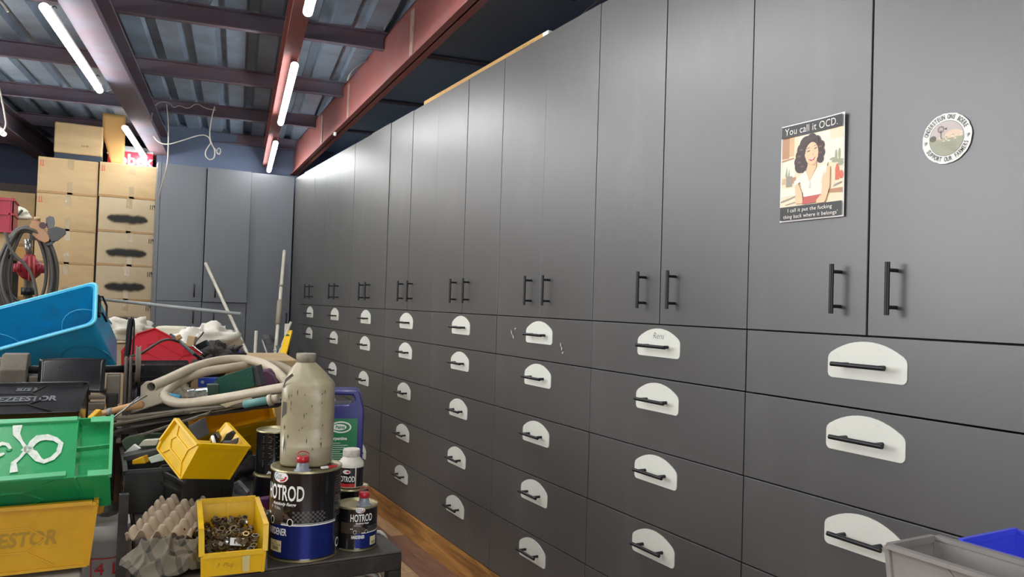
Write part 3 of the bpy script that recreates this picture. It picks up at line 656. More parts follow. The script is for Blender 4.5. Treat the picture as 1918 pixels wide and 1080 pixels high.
# upright strip of cardboard leaning on the beam
mb = MB()
mb.grid(lambda u, v: Vector((0.012+.19*u + (1-u)*.085*max(0, 1-abs(v-.0)*1.6) , 7.9+.02*math.sin(v*3)+.05*v, 2.588+v*.47)), 6, 14, cardo_m)
o = mb.build('cardboard_strip', solid=.006); center_origin(o); tag(o, 'orange-brown strip of cardboard standing upright on the box stack, in front of the red sign', 'cardboard')
# red sign
t = thing('red_sign', 'red sign board with white letters, half hidden behind the cardboard strip', 'sign', (.262, 8.02, 2.588), (0, .0, 0))
mb = MB(); mb.box((-.195,0,-.0),(.185,.02,.15), mat('sign_red', '#c8102e', .4)); mb.box((-.195,0,.15),(.185,.02,.20), mat('sign_grey', '#8f959b', .5)); mb.build('sign_board', t)
mb = MB(); text_on(mb, 'Tobek', .145, white_m, lambda x, y: Vector((-.01+x, -.0015, .07+y)), bold=.004); mb.build('lettering', t)

# ------------------------------------------------------------------ shelf rack, red crate at the left edge
t = thing('steel_shelf', 'dark steel shelf rack at the left edge carrying the red crate', 'shelf', (-.95, 5.9, 0))
for zz in (.5, 1.33, 1.62):
    mb = MB(); mb.box((-.5,-.25,zz-.03),(.5,.25,zz), darkst_m if zz != 1.33 else steel_m); mb.build('shelf_board', t, bevel=.003)
for sx in (-.48, .48):
    for sy in (-.23, .23): mb = MB(); mb.box((sx-.02,sy-.02,0),(sx+.02,sy+.02,1.62), darkst_m); mb.build('upright', t)
carton('small cardboard box under the red crate at the left edge', -1.2, -.47, 5.72, 1.62, 1.76, card_m, .3, style='', group=None, seed=1)
carton('cardboard box on the lower shelf at the left edge, behind the hanging cable', -1.3, -.5, 5.72, 1.33, 1.52, card_m, .3, style='', group=None, seed=3)
t = thing('red_crate', 'dark red plastic crate at the left edge holding white bags', 'crate', (-.66, 5.85, 1.76))
rc_m = mat('dark_red_plastic', '#9c1f35', .4, var=.08)
mb = MB()
for a, b in (((-.2,-.16,0),(.2,.16,.006)),((-.2,-.16,0),(.2,-.154,.215)),((-.2,.154,0),(.2,.16,.215)),((-.2,-.16,0),(-.194,.16,.215)),((.194,-.16,0),(.2,.16,.215))): mb.box(a, b, rc_m)
for zz in (.0, .11, .2): mb.box((-.206,-.166,zz),(.206,.166,zz+.008), rc_m) if False else [mb.bar((s*-.2,-.163,zz+.004),(s*.2,-.163,zz+.004),.012,.012,rc_m) for s in (1,)] + [mb.bar((.203,-.163,zz+.004),(.203,.163,zz+.004),.012,.012,rc_m)]
for i in range(7): mb.bar((-.18+i*.06,-.165,.008),(-.18+i*.06,-.165,.2),.008,.008,rc_m)
mb.build('crate_body', t)
def lump(c, rx, ry, rz, seed, amp=.35, n=28, fold=2.4, rot=0, flat=True):
    mb = MB(); r_ = Vector((seed*3.1, seed*1.7, seed))
    def fn(u, v):
        a = 2*PI*u; b = PI*v; d = Vector((math.sin(b)*math.cos(a), math.sin(b)*math.sin(a), math.cos(b)))
        k = 1+amp*noise.noise(d*fold+r_)+amp*.4*noise.noise(d*fold*2.7+r_)+amp*.25*abs(noise.noise(d*fold*5+r_))
        p = Vector((d.x*rx, d.y*ry, d.z*rz))*k
        p = Matrix.Rotation(rot, 3, 'Z') @ p
        if flat and p.z < -rz*.55: p.z = -rz*.55
        return p
    return mb, fn, Vector(c), rz*.55
def lump_obj(name, label, cat, c, rx, ry, rz, m, seed, group=None, **k):
    mb, fn, cc, b = lump(c, rx, ry, rz, seed, **k); mb.grid(fn, 40, 24, m); o = mb.build(name); o.location = cc
    return tag(o, label, cat, group)
lump_obj('plastic_bag', 'white plastic bag bulging over the rim of the red crate', 'bag', at(22, 400, 6.05), .11, .08, .07, bag_m, 4)
mb = MB(); mb.bar(at(28,408,6.0), at(42,393,6.0), .02, .012, grey_m); o = center_origin(mb.build('tool_handle', bevel=.003)); tag(o, 'dark tool handle sticking out of the white bags in the red crate', 'handle')
# ------------------------------------------------------------------ benches
def bench(name, label, x0, x1, y0, y1, z, leg=.03, rail=.05, topm=None, shelf=None, cat='table'):
    t = thing(name, label, cat, ((x0+x1)/2, (y0+y1)/2, 0)); w_, d_ = (x1-x0)/2, (y1-y0)/2
    mb = MB(); mb.box((-w_,-d_,z-.006),(w_,d_,z), topm or top_m); mb.build('table_top', t, bevel=.002)
    mb = MB()
    for a, b in (((-w_,-d_,z-rail),(w_,-d_+.03,z-.0065)),((-w_,d_-.03,z-rail),(w_,d_,z-.0065)),((-w_,-d_+.03,z-rail),(-w_+.03,d_-.03,z-.0065)),((w_-.03,-d_+.03,z-rail),(w_,d_-.03,z-.0065))): mb.box(a, b, darkst_m)
    mb.build('frame', t, bevel=.003)
    for sx in (-1, 1):
        for sy in (-1, 1):
            mb = MB(); cx, cy = sx*(w_-leg/2), sy*(d_-leg/2); mb.box((cx-leg/2,cy-leg/2,0),(cx+leg/2,cy+leg/2,z-rail), darkst_m); mb.build('leg', t, bevel=.002)
    if shelf: mb = MB(); mb.box((-w_+.03,-d_+.03,shelf-.02),(w_-.03,d_-.03,shelf), darkst_m); mb.build('lower_shelf', t)
    return t
bench('steel_table', 'grimy black steel table in front, carrying the paint tins and the yellow bin of nuts', .122, .735, 1.89, 2.40, .75, leg=.035, shelf=.44)
bench('rear_table', 'steel table buried under the pile of bins and hose', .13, .83, 2.43, 3.95, .75, leg=.04)
bench('low_bench', 'low bench at the left under the big yellow bin', -1.1, -.03, 2.05, 2.9, .45, leg=.04)
bench('machine_stand', 'steel stand under the old grinding machine', -.75, .02, 2.98, 3.75, .93, leg=.05)
bench('side_trolley', 'trolley beneath the grey and blue bins at the lower right corner', 1.10, 1.62, .2, .95, .86, leg=.03)

t = thing('narrow_stand', 'pair of thin black steel posts standing in front of the white bucket', 'stand', (.095, 2.05, 0))
for i, (px, dd) in enumerate(((229, 2.12), (230, 2.33))):
    p = at(px, 1000, dd); mb = MB(); mb.box((p.x-.012-.095, p.y-.012-2.05, 0), (p.x+.012-.095, p.y+.012-2.05, at(px, 925, dd).z), darkst_m); mb.build('post', t)
p1, p2 = at(229,925,2.12), at(230,925,2.33); mb = MB(); mb.bar((p1.x-.095,p1.y-2.05,.30),(p2.x-.095,p2.y-2.05,.30),.02,.02,darkst_m); mb.build('cross_bar', t)

# ------------------------------------------------------------------ stacking bins
def make_bin(label, W, L, H, m, mx, s=.75, hf=.42, t=.07, name='stacking_bin', th=.003, words=None, rim=.008, slot=False, group=None, emb=True, wm=None, fo=0.0):
    T = thing(name, label, 'bin', mx=mx, group=group)
    w_ = W/2; wb = w_*(1-t); y0b, y1b = L*t/2, L*(1-t/2)-fo
    def lip(fy):  # width at height fraction
        return wb+(w_-wb)*fy
    TL_ = [Vector((-w_,0,H)), Vector((w_,0,H))]; BL_ = [Vector((-wb,y0b,0)), Vector((wb,y0b,0))]
    S_ = [Vector((-w_,L*s,H)), Vector((w_,L*s,H))]; F_ = [Vector((-lip(hf),y1b+(L-y1b)*hf,H*hf)), Vector((lip(hf),y1b+(L-y1b)*hf,H*hf))]
    FB = [Vector((-wb,y1b,0)), Vector((wb,y1b,0))]
    mb = MB(); V = TL_+BL_+S_+F_+FB
    # indices: 0,1 TL  2,3 BL  4,5 S  6,7 F  8,9 FB
    mb.add(V, [(2,3,9,8),(0,1,3,2),(8,9,7,6),(0,2,8,6,4),(1,5,7,9,3)], m)
    body = mb.build('bin_body', T, solid=th, bevel=.0015)
    mb = MB(); rr = rim
    for k in (0, 1):
        sx = -1 if k == 0 else 1; ox = Vector((sx*rr*.4, 0, 0))
        mb.bar(TL_[k]+ox, S_[k]+ox, rr*1.5, rr*.8, m); mb.bar(S_[k]+ox, F_[k]+ox, rr*1.5, rr*.8, m)
        mb.bar(FB[k]+ox*.5, F_[k]+ox*.5, rr*.9, rr*.9, m)
        mb.bar(BL_[k]+ox*.3, FB[k]+ox*.3, rr*.8, rr*.6, m)
    mb.bar(TL_[0], TL_[1], rr, rr*1.6, m); mb.bar(F_[0], F_[1], rr*1.0, rr*1.3, m); mb.bar(BL_[0], TL_[0], rr*.7, rr*.7, m); mb.bar(BL_[1], TL_[1], rr*.7, rr*.7, m)
    if emb:
        for sx in (-1, 1):
            def Sd(u, v, o=.0022):   # u along length 0..1, v height 0..1 on the side face
                ww = wb+(w_-wb)*v; return Vector((sx*(ww+o), y0b*(1-v)+u*L*(1-t*(1-v)), v*H))
            hexp = [(.10,.30),(.10,.70),(.62 if s > .7 else .5,.70),(.70 if s > .7 else .58,.5),(.62 if s > .7 else .5,.30)]
            hexp = [(.20,.30),(.20,.68),(min(.66,s-.12),.68),(min(.76,s-.03),.49),(min(.66,s-.12),.30)]
            for i in range(5): mb.bar(Sd(*hexp[i]), Sd(*hexp[(i+1)%5]), .0035, .0035, m, up=(sx,0,0))
            for a, b in (((.20,.30),(.06,.04)),((.20,.68),(.07,.94)),((min(.66,s-.12),.68),(min(.74,s-.04),.93)),((min(.66,s-.12),.30),(.82,.05))): mb.bar(Sd(*a), Sd(*b), .0035, .0035, m, up=(sx,0,0))
    mb.build('rim_and_ribs', T)
    if slot:
        mb = MB(); f_ = lambda x, v: FB[0].lerp(FB[1], .5)+Vector((x*w_, .004+(F_[0]-FB[0]).y*v, H*hf*v))
        mb.bar(f_(-.8,.2), f_(.8,.2), .01, .006, m); mb.bar(f_(-.8,.75), f_(.8,.75), .008, .006, m); mb.build('label_slot', T)
    if words:
        sx = words[1]; mb = MB()
        def Sd(u, v): ww = wb+(w_-wb)*v; return Vector((sx*(ww+.0025), y0b*(1-v)+u*L*(1-t*(1-v)), v*H))
        sg = 1 if sx > 0 else -1
        # writing runs so that it reads from outside the bin
        for txt, uc, vc, sz in words[0]:
            text_on(mb, txt, sz, wm or m, lambda x, y: Sd(uc, vc)+Vector((0, sg*x, y)), squeeze=.85, bold=.0015, shear=.15)
        mb.build('moulded_lettering', T)
    return T
def E3(loc, e): return Matrix.Translation(Vector(loc)) @ Euler([math.radians(a) for a in e], 'XYZ').to_matrix().to_4x4()
mold_g = mat('moulded_glossy_lettering', '#55575a', .35)
mold_b = mat('moulded_black_lettering', '#0c0c0d', .5); mold_y = mat('moulded_yellow_lettering', '#a98207', .5)
# yellow bin of nuts on the front table
nb = make_bin('yellow bin full of loose nuts at the front of the black table', .138, .285, .105, yel_m, E3((.338, 2.155, .752), (0,0,174.5)), s=.93, hf=.46, t=.06, emb=False, name='parts_bin')
mb = MB(); mb.add([(-.02,.2868,.006),(-.035,.2868,.006),(-.036,.2868,.044),(-.018,.2868,.042)], [(0,1,2,3)], mat('masking_tape', '#cdbb78', .5)); mb.build('tape_strip', nb)
mb = MB(); text_on(mb, '3  Plug', .014, ink_m, lambda x, y: Vector((.02-x, .2866, .026+y)), shear=.4, bold=-.0003); mb.build('pen_writing', nb)
mb = MB(); mb.bar((0,.012,.02),(0,.006,.1),.008,.005,yel_m); mb.bar((.0,.012,.02),(0,.006,.1),.002,.009,yel_m); mb.build('inner_rib', nb)
mb = MB(); mb.box((-.018,0,0),(.018,.0006,.018), white_m); text_on(mb, '1 5:', .014, ink_m, lambda x, y: Vector((x,-.0004,.009+y)), bold=.0006)
o = mb.build('white_tag'); o.matrix_world = Matrix.Translation((.325,1.915,.806)) @ Euler((-.5,.2,.1)).to_matrix().to_4x4(); tag(o, 'small white tag with marker writing lying on the loose nuts', 'tag')
# nuts
def nut_mesh(rad, h, hole, m, sides=6, name='hex_nut'):
    mb = MB(); n = 24; inn = [(hole*math.cos(2*PI*i/n), hole*math.sin(2*PI*i/n)) for i in range(n)]
    out = []
    for i in range(n):
        a = 2*PI*i/n; 
        if sides == 6: k = math.cos(PI/6)/math.cos((a % (PI/3))-PI/6)
        else: k = 1
        out.append((rad*k*math.cos(a), rad*k*math.sin(a)))
    vs = [Vector((*p, z)) for z in (0, h) for p in out]+[Vector((*p, z)) for z in (0, h) for p in inn]; fs = []
    for i in range(n):
        j = (i+1) % n; fs += [(i, j, n+j, n+i), (2*n+j, 2*n+i, 3*n+i, 3*n+j), (n+i, n+j, 3*n+j, 3*n+i), (j, i, 2*n+i, 2*n+j)]
    mb.add(vs, fs, m); return mb.mesh(name)
nutA = mat('dull_steel_nut', '#6f6250', .4, metal=.75, var=.25, scale=60); nutB = mat('brass_nut', '#8a7448', .35, metal=.8, var=.2); nutC = mat('bright_zinc_nut', '#b6b6b2', .22, metal=.95)
NM = [nut_mesh(.0085,.007,.005,nutA), nut_mesh(.010,.009,.006,nutA), nut_mesh(.0085,.007,.005,nutB), nut_mesh(.009,.0045,.006,nutC,0), nut_mesh(.0075,.011,.0045,nutA)]
rn = random.Random(12); mxn = nb.matrix_world
for i in range(230):
    layer = i//42; u, v = rn.uniform(-.054,.054), rn.uniform(.03,.266)
    z = .014+layer*.009+rn.uniform(0,.006)+.006*math.sin(v*30)+ (.012 if abs(u) < .03 and v > .14 else 0)
    k = rn.choice((0,0,1,1,2,2,3,4)); loc = mxn @ Vector((u, v, z))
    o = bpy.data.objects.new('hex_nut' if k != 3 else 'washer', NM[k]); C.objects.link(o); o.location = loc; o.rotation_euler = (rn.gauss(0,.6), rn.gauss(0,.6), rn.uniform(0,6))
    if k == 3: tag(o, 'bright zinc washer among the loose nuts in the yellow bin', 'washer', 'washers in the yellow bin')
    elif k == 2: tag(o, 'brassy hex nut lying loose in the yellow bin', 'nut', 'brass hex nuts in the yellow bin')
    else: tag(o, 'dull steel hex nut lying loose in the yellow bin', 'nut', 'steel hex nuts in the yellow bin')
# tilted yellow bin and black bin beneath it
yt = make_bin('bright yellow bin tipped over on top of the black bin, holding black plastic clips', .158, .143, .105, yel_m, E3((.286,2.194,.907), (26.7,10.5,29.4)), s=.86, hf=.25, t=.05)
bu = make_bin('black bin propping up the tipped yellow bin, behind the egg tray', .195, .145, .128, blkd_m, E3((.361,2.473,.752), (0,0,104)), s=.96, hf=.9, t=.08, slot=True)
make_bin('black bin filled with packets and a pocket book, left of the tipped yellow bin', .20, .34, .135, blkd_m, axes((.205,2.84,.7525), (-1,0,0), (0,-1,0), (0,0,1)), s=.93, hf=.93, t=.06)
# far yellow bin
make_bin('dirty yellow bin lying on its side behind the black paint tin', .2, .30, .17, yeld_m, E3((.66,3.11,.875), (-15.8,-36,91)), s=.82, hf=.9, t=.09)
# red bin on black bin
pA = at(237,683,3.3); xa = Vector((1,-.05,0)).normalized(); LL = .262
def side_bin(label, p, ydir, zdir, W, L, H, m, near=+1, **k):
    y = Vector(ydir).normalized(); z = Vector(zdir).normalized(); x = y.cross(z)
    if near == 0: near = -1 if x.dot(_f) > 0 else 1
    o = Vector(p) - z*H - x*(near*W/2)
    return make_bin(label, W, L, H, m, axes(o, x, y, z), **k)
def cv(a, b, c): return _r*a+_u*b+_f*c
zz_ = cv(.46*.66, .89*.66, .75).normalized(); yy_ = cv(-.89,.46,0); 
side_bin('red bin tipped on its side on top of the black bin', at(378,662,3.74), yy_, zz_, .17, .31, .19, red_m, near=0, s=.84, hf=.62, t=.08, words=([('BREZEESTOR', .46, .49, .03)], 1))
side_bin('long black bin under the red bin, its side facing the camera', pA, xa, (0,0,1), .20, LL, .168, blkp_m, near=1, s=.97, hf=.9, t=.06, words=([('BREZEESTOR', .46, .49, .030)], 1), wm=mold_b)
side_bin('lowest black bin on the rear table, half hidden behind the hose', pA-Vector((0,0,.172)), xa, (0,0,1), .20, LL, .168, blkd_m, near=1, s=.97, hf=.9, t=.06)
# big yellow bin, lower left
A = Vector((.028,2.29,.853))
YB_ = side_bin('large yellow bin at the lower left with moulded lettering on its side', A-Vector((.44,0,0)), (1,-.03,0), (0,0,1), .23, .44, .165, yeld_m, near=1, s=.98, hf=.97, t=.07, rim=.012, words=([('BREZEESTOR', .52, .49, .05)], 1), wm=mold_y)
side_bin('second yellow bin nested behind the large yellow bin, only its corner showing', Vector((.03-.40,2.56,.875)), (1,-.03,0), (0,0,1), .10, .43, .12, yeld_m, near=1, s=.9, hf=.8, t=.07, rim=.012)
# green bin, upside down and tilted on the yellow one
tau = math.radians(40); N_ = at(125,893,1.95)
yv = Vector((1,-.02,0)).normalized(); zv = Vector((0,math.sin(tau),-math.cos(tau))); zv = (zv-yv*yv.dot(zv)).normalized(); xv = yv.cross(zv)
GW, GL, GH, Gt = .205, .46, .165, .04
FO = .035; go_ = N_ + xv*(GW/2*(1-Gt)) - yv*(GL*(1-Gt/2)-.016-FO)
gb = make_bin('upside-down green bin lying tilted on the large yellow bin, with white paint marks', GW, GL, GH, grn_m, axes(go_, xv, yv, zv), s=.985, hf=.95, t=Gt, rim=.010, fo=FO)
# feet rails and painted marks on its base
gm = gb.matrix_world; gi = gm.inverted(); nrm = -zv
def gpt(px, py, off=.0045): return gi @ (atp(px, py, go_, nrm) + nrm*off)
grl_m = mat('pale_green_plastic', '#5fbd84', .35, var=.08, dirt='#6f8a70', dirt_amt=.5)
for a, b in (((-60,796),(145,786)),((-60,905),(124,889))):
    mb = MB(); mb.bar(gpt(*a,.004), gpt(*b,.004), .014, .008, grl_m, up=(0,0,1)); mb.build('base_rail', gb, bevel=.001)
mb = MB(); ye = GL*(1-Gt/2)-FO; yo = ye+.082; wq = GW/2*(1-Gt)+.002
for sx in (-1, 1):
    mb.add([(sx*wq,ye-.004,.0),(sx*wq,yo,.0),(sx*(wq+.008),yo+.006,.12),(sx*(wq+.008),ye+.03,.12),(sx*(wq-.004),ye-.004,0),(sx*(wq-.004),yo,0),(sx*(wq+.004),yo+.006,.12),(sx*(wq+.004),ye+.03,.12)], [(0,1,2,3),(7,6,5,4),(0,4,5,1),(1,5,6,2),(2,6,7,3)], grn_m)
    mb.bar((sx*(wq-.008),ye+.03,-.001),(sx*(wq-.008),yo,-.001), .018, .004, grl_m)
mb.bar((-wq-.003,yo,.0),(wq+.003,yo,.0), .008, .014, grl_m); mb.bar((0,ye,.012),(0,yo,.004), .004, .016, grn_m)
mb.box((-wq,ye-.02,.030),(wq,yo-.002,.034), grn_m)
mb.build('stacking_frame', gb)
wp_m = mat('chalky_white_paint', '#dfe3d6', .7, var=.1, scale=40, dirt='#7fae90', dirt_amt=.7, dscale=60, dlo=.5, dhi=.7)
mb = MB()
def stroke(pts, wd):
    pts = [gpt(*p) for p in pts]; n = len(pts); vs = []
    for i in range(n):
        t_ = (pts[min(i+1,n-1)]-pts[max(i-1,0)]); t_.z = 0; t_ = t_.normalized(); s_ = Vector((-t_.y, t_.x, 0)); k = wd[i] if isinstance(wd, list) else wd
        vs += [pts[i]+s_*k/2, pts[i]-s_*k/2]
    mb.add(vs, [(2*i,2*i+1,2*i+3,2*i+2) for i in range(n-1)], wp_m)
stroke([(33,798),(31,815),(40,828),(50,843)], [.022,.016,.007,.01]); stroke([(50,843),(38,858),(26,868),(26,886)], [.01,.007,.012,.018])
stroke([(52,843),(62,850),(72,862),(82,866),(98,860),(110,848),(114,832),(104,824),(88,820),(72,822),(62,830),(54,842)], [.012,.02,.016,.013,.013,.012,.012,.014,.02,.022,.018,.012])
stroke([(44,840),(58,846)], .02); stroke([(-6,838),(4,832),(14,834),(20,842)], [.01,.012,.01,.006]); stroke([(-8,856),(2,853),(8,850)], [.012,.01,.006])
mb.build('white_paint_marks', gb)
mb = MB(); c_ = gpt(17,843,.001); mb.lathe([(.004,-.003),(.007,0),(.004,.0)], grn_m, c=c_, n=14); mb.build('moulding_dot', gb)
# glossy black bin tipped back behind the green one
tau = math.radians(24); Nb = at(150,772,2.3); zv = Vector((0,math.cos(tau),math.sin(tau))); yv = Vector((1,0,0)); xv = yv.cross(zv)
BW, BL2, BH = .17, .44, .155
bo = Nb - xv*(BW/2*.9) - yv*(BL2*.96)
make_bin('glossy black bin tipped backwards behind the green bin, SIZE 3 moulded on its side', BW, BL2, BH, blkp_m, axes(bo, xv, yv, zv), s=.97, hf=.97, t=.10, rim=.008, words=([('SIZE 3', .63, .82, .024), ('BREZEESTOR', .60, .49, .038), ], 1), wm=mold_g)
# grey and blue bins, lower right
side_bin('grey bin cut by the lower right corner', at(1842,1082,1.30) if False else Vector((1.205,.43,1.012)), (0,1,0), (0,0,1), .125, .40, .12, gryp_m, near=-1, s=.99, hf=.98, t=.06, rim=.009, name='parts_bin')
make_bin('cobalt blue bin beside the grey bin at the right edge', .18, .36, .12, cobalt_m, axes(Vector((1.505,.83,.872)), (-1,0,0), (0,-1,0), (0,0,1)), s=.9, hf=.8, t=.08, name='parts_bin')
# ------------------------------------------------------------------ paint tins
def tin(label, c, r, h, bodym, name='paint_tin', lid=True, group=None):
    t = thing(name, label, 'tin', c, group=group)
    mb = MB(); mb.lathe([(r*.97,0),(r*1.01,.002),(r*1.01,.005),(r,.007),(r,h-.007),(r*1.012,h-.004),(r*1.012,h)], bodym, n=64, cap0=True, cap1=False); 
    t_ = mb.build('tin_body', t)
    mb = MB(); mb.lathe([(r*1.014,h-.005),(r*1.016,h),(r*.985,h+.001),(r*.97,h-.004),(r*.55,h-.004),(.0001,h-.0035)], tin_m, n=64, cap0=False, cap1=False); mb.build('tin_lid', t)
    mb = MB(); mb.lathe([(r*1.014,-.0),(r*1.014,.005)], tin_m, n=64, cap0=False, cap1=False); mb.build('bottom_rim', t)
    return t
def cylmap(c, r, phi0, off=.0004):
    """x along the circumference (right positive), y up; phi0 = turn from facing the camera, to the right"""
    tc_ = Vector((CAM.x-c[0], CAM.y-c[1], 0)).normalized(); rt = Vector((-tc_.y, tc_.x, 0))
    if rt.dot(_r) < 0: rt = -rt
    def f_(x, y, o=0.0):
        a = phi0 + x/r; d = tc_*math.cos(a)+rt*math.sin(a); return d*(r+off+o)+Vector((0,0,y))
    return f_
def crect(mb, x0, y0, x1, y1, m, F, n=36): return mb.grid(lambda u, v: F(x0+(x1-x0)*u, y0+(y1-y0)*v), n, 1, m)
def hotrod(t, c, r, h, phi0, K=1.0, mirror=False):
    F0 = cylmap(c, r, phi0)
    W2 = r*1.25
    mb = MB(); F = lambda x, y: F0(x, y, 0)
    crect(mb, -.03*K, .008, W2*1.25, .078*K, canblue_m, F)
    crect(mb, -W2*.9, .078*K, 0, .128*K, canbrown_m, F)
    
    mb.build('label_panel', t)
    mb = MB(); F = lambda x, y: F0(x, y, .0003)
    crect(mb, -.005*K, .0785*K, W2*1.3, .0815*K, white_m, F); crect(mb, -.005*K, .083*K, W2*1.3, .0838*K, white_m, F)
    for i in range(14):
        for j in range(5):
            if (i+j) % 2 == 0:
                x0 = .022*K+i*.0052*K; y0 = .086*K+j*.0048*K; flat_poly(mb, rect(x0, y0, x0+.0052*K, y0+.0048*K), cangrey_m, F)
    # old car
    cx = -.012*K; body = [(-.038,.084),(-.040,.098),(-.036,.104),(-.030,.110),(-.028,.119),(-.008,.121),(.004,.117),(.008,.107),(.022,.103),(.030,.094),(.030,.086)]
    flat_poly(mb, [(cx+x*K, y*K) for x, y in body], mat('car_print', '#4a3930', .4), F, 1)
    F2 = lambda x, y: F0(x, y, .0005)
    flat_poly(mb, [(cx+x*K, y*K) for x, y in [(-.029,.112),(-.027,.1185),(-.010,.1185),(-.011,.112)]], mat('car_glass_print', '#8c8b86', .3), F2)
    flat_poly(mb, [(cx+x*K, y*K) for x, y in [(-.009,.112),(-.008,.1185),(.002,.116),(.005,.111)]], mat('car_glass_print', '#8c8b86', .3), F2)
    for wx, wr in ((-.022,.009),(.029,.0085)):
        flat_poly(mb, [(cx+wx*K+x, .086*K+y) for x, y in ell(0,0,wr*K*.8,wr*K)], white_m, F2); F3 = lambda x, y: F0(x, y, .0007)
        flat_poly(mb, [(cx+wx*K+x, .086*K+y) for x, y in ell(0,0,wr*K*.62,wr*K*.8)], canb_m, F3)
    for wx in (-.034, -.041): flat_poly(mb, [(cx+wx*K+x, .1*K+y) for x, y in ell(0,0,.0022*K,.0028*K)], white_m, F2)
    mb.build('old_car_picture', t)
    mb = MB(); F = lambda x, y: F0(x, y, .0006)
    text_on(mb, 'HOTROD', .046*K, white_m, lambda x, y: F(x-.005*K, .147*K+y), squeeze=.52, bold=.0008*K)
    text_on(mb, 'Autobody Range', .0095*K, white_m, lambda x, y: F(x-.002*K, .1245*K+y), squeeze=.95, shear=.4, bold=.0002)
    text_on(mb, 'HARDENER', .021*K, white_m, lambda x, y: F(x-.02*K, .063*K+y), squeeze=.55, bold=.0004)
    mb.build('lettering', t)
    mb = MB(); F = lambda x, y: F0(x, y, .0005); lx, ly = -.012*K, .183*K
    flat_poly(mb, [(lx+x, ly+y) for x, y in ell(0,0,.021*K,.0125*K)], white_m, F, 1); F2 = lambda x, y: F0(x, y, .0007)
    flat_poly(mb, [(lx+x, ly+y) for x, y in [(.0175*K*math.cos(a), .0108*K*math.sin(a)) for a in [2.2+i*.16 for i in range(12)]]+[(.0145*K*math.cos(a), .0082*K*math.sin(a)) for a in [2.2+(11-i)*.16 for i in range(12)]]], lblue_m, F2)
    flat_poly(mb, [(lx+x, ly+y) for x, y in [(.0175*K*math.cos(a), .0108*K*math.sin(a)) for a in [-1.6+i*.16 for i in range(12)]]+[(.0125*K*math.cos(a), .0072*K*math.sin(a)) for a in [-1.6+(11-i)*.16 for i in range(12)]]], redl_m, F2)
    text_on(mb, 'Top', .0095*K, ink_m, lambda x, y: F2(lx-.003*K+x, ly+.0035*K+y)); text_on(mb, 'Paints', .0095*K, ink_m, lambda x, y: F2(lx+x, ly-.0035*K+y))
    flat_poly(mb, rect(lx-.021*K, ly-.0185*K, lx+.021*K, ly-.0172*K), cangrey_m, F, 1); mb.build('brand_mark', t)
BC = Vector((.500,1.980,.7515))
big = tin('large black and blue paint tin lettered HOTROD, with the dirty bottle standing on it', BC, .088, .222, canb_m)
hotrod(big, BC, .088, .222, math.radians(-36), K=1.13)
F0 = cylmap(BC, .088, math.radians(-35))
mb = MB(); crect(mb, -.045,.022,-.004,.050, cream_m, lambda x, y: F0(x, y, .0008)); text_on(mb, '5L', .008, ink_m, lambda x, y: F0(-.022+x, .045+y, .001))
text_on(mb, 'TIME THINNER', .0055, ink_m, lambda x, y: F0(-.024+x, .0385+y, .001))
for i in range(11): flat_poly(mb, rect(-.034+i*.002,.026,-.034+i*.002+(.0006+.0006*(i%3)),.035), ink_m, lambda x, y: F0(x, y, .001))
mb.build('price_sticker', big)
F1 = cylmap(BC, .088, math.radians(68)); mb = MB()
for yy in range(17): 
    if yy in (7, 11): continue
    y_ = .20-yy*.0062; flat_poly(mb, rect(-.020, y_, -.020+.034+.006*((yy*7)%3), y_+.0022), cangrey_m, lambda x, y: F1(x, y, .0003), 1)
for a, b in (((-.024,.052),(-.0232,.19)),): flat_poly(mb, rect(*a, *b), cangrey_m, lambda x, y: F1(x, y, .0003))
flat_poly(mb, [(x-.003, .032+y) for x, y in ell(0,0,.010,.012)], white_m, lambda x, y: F1(x, y, .0003)); flat_poly(mb, [(x-.002, .032+y) for x, y in ell(0,0,.007,.008)], canb_m, lambda x, y: F1(x, y, .0005))
mb.build('fine_print', big)
SC_ = Vector((.637,1.976,.7515))
sm = tin('small black and blue paint tin lettered HOTROD at the corner of the table', SC_, .0535, .112, canb_m)
hotrod(sm, SC_, .0535, .112, math.radians(17), K=.575)
F2_ = cylmap(SC_, .0535, math.radians(17)); mb = MB(); flat_poly(mb, rect(.022,.012,.044,.034), cream_m, lambda x, y: F2_(x, y, .0006), 1)
for i in range(7): flat_poly(mb, rect(.027+i*.002,.015,.028+i*.002,.022), ink_m, lambda x, y: F2_(x, y, .0009))
mb.build('price_sticker', sm)
c3 = Vector((.675,2.165,.7515)); tin('closed tin with a gold lid behind the small tin, carrying the white bottle', c3, .0535, .112, canb_m)
def spout(label, c, k=1.0):
    t = thing('pouring_spout', label, 'spout', c)
    mb = MB(); mb.lathe([(.021*k,0),(.0195*k,.003),(.0155*k,.004),(.0135*k,.018),(.0125*k,.024)], clear_m, n=28); mb.build('clear_cone', t)
    mb = MB(); mb.lathe([(.0145*k,.022),(.0148*k,.034),(.0125*k,.036)], red_m, n=28); mb.build('red_cap', t)
    mb = MB(); mb.tube(chaikin([(.013*k,0,.034),(.016*k,.004,.042),(.004,.012,.047),(-.012*k,.006,.045),(-.0135*k,0,.034)], 3), .0013, red_m, 8); mb.build('pull_loop', t)
    return t
spout('clear spout with a red pull cap on the front of the large tin', Vector((.474,1.918,.7515+.221)), 1.05)
spout('clear spout with a red pull cap on the small tin', Vector((.645,1.945,.7515+.111)), .95)
mb = MB(); mb.bar((0,0,.003),(.022,.004,.003),.009,.006,redl_m); mb.bar((-.018,-.004,.003),(0,0,.003),.009,.005,white_m); o = mb.build('small_marker', bevel=.001); o.location = (.54,1.925,.9725); tag(o, 'small red and white marker cap lying on the lid of the large tin', 'cap')
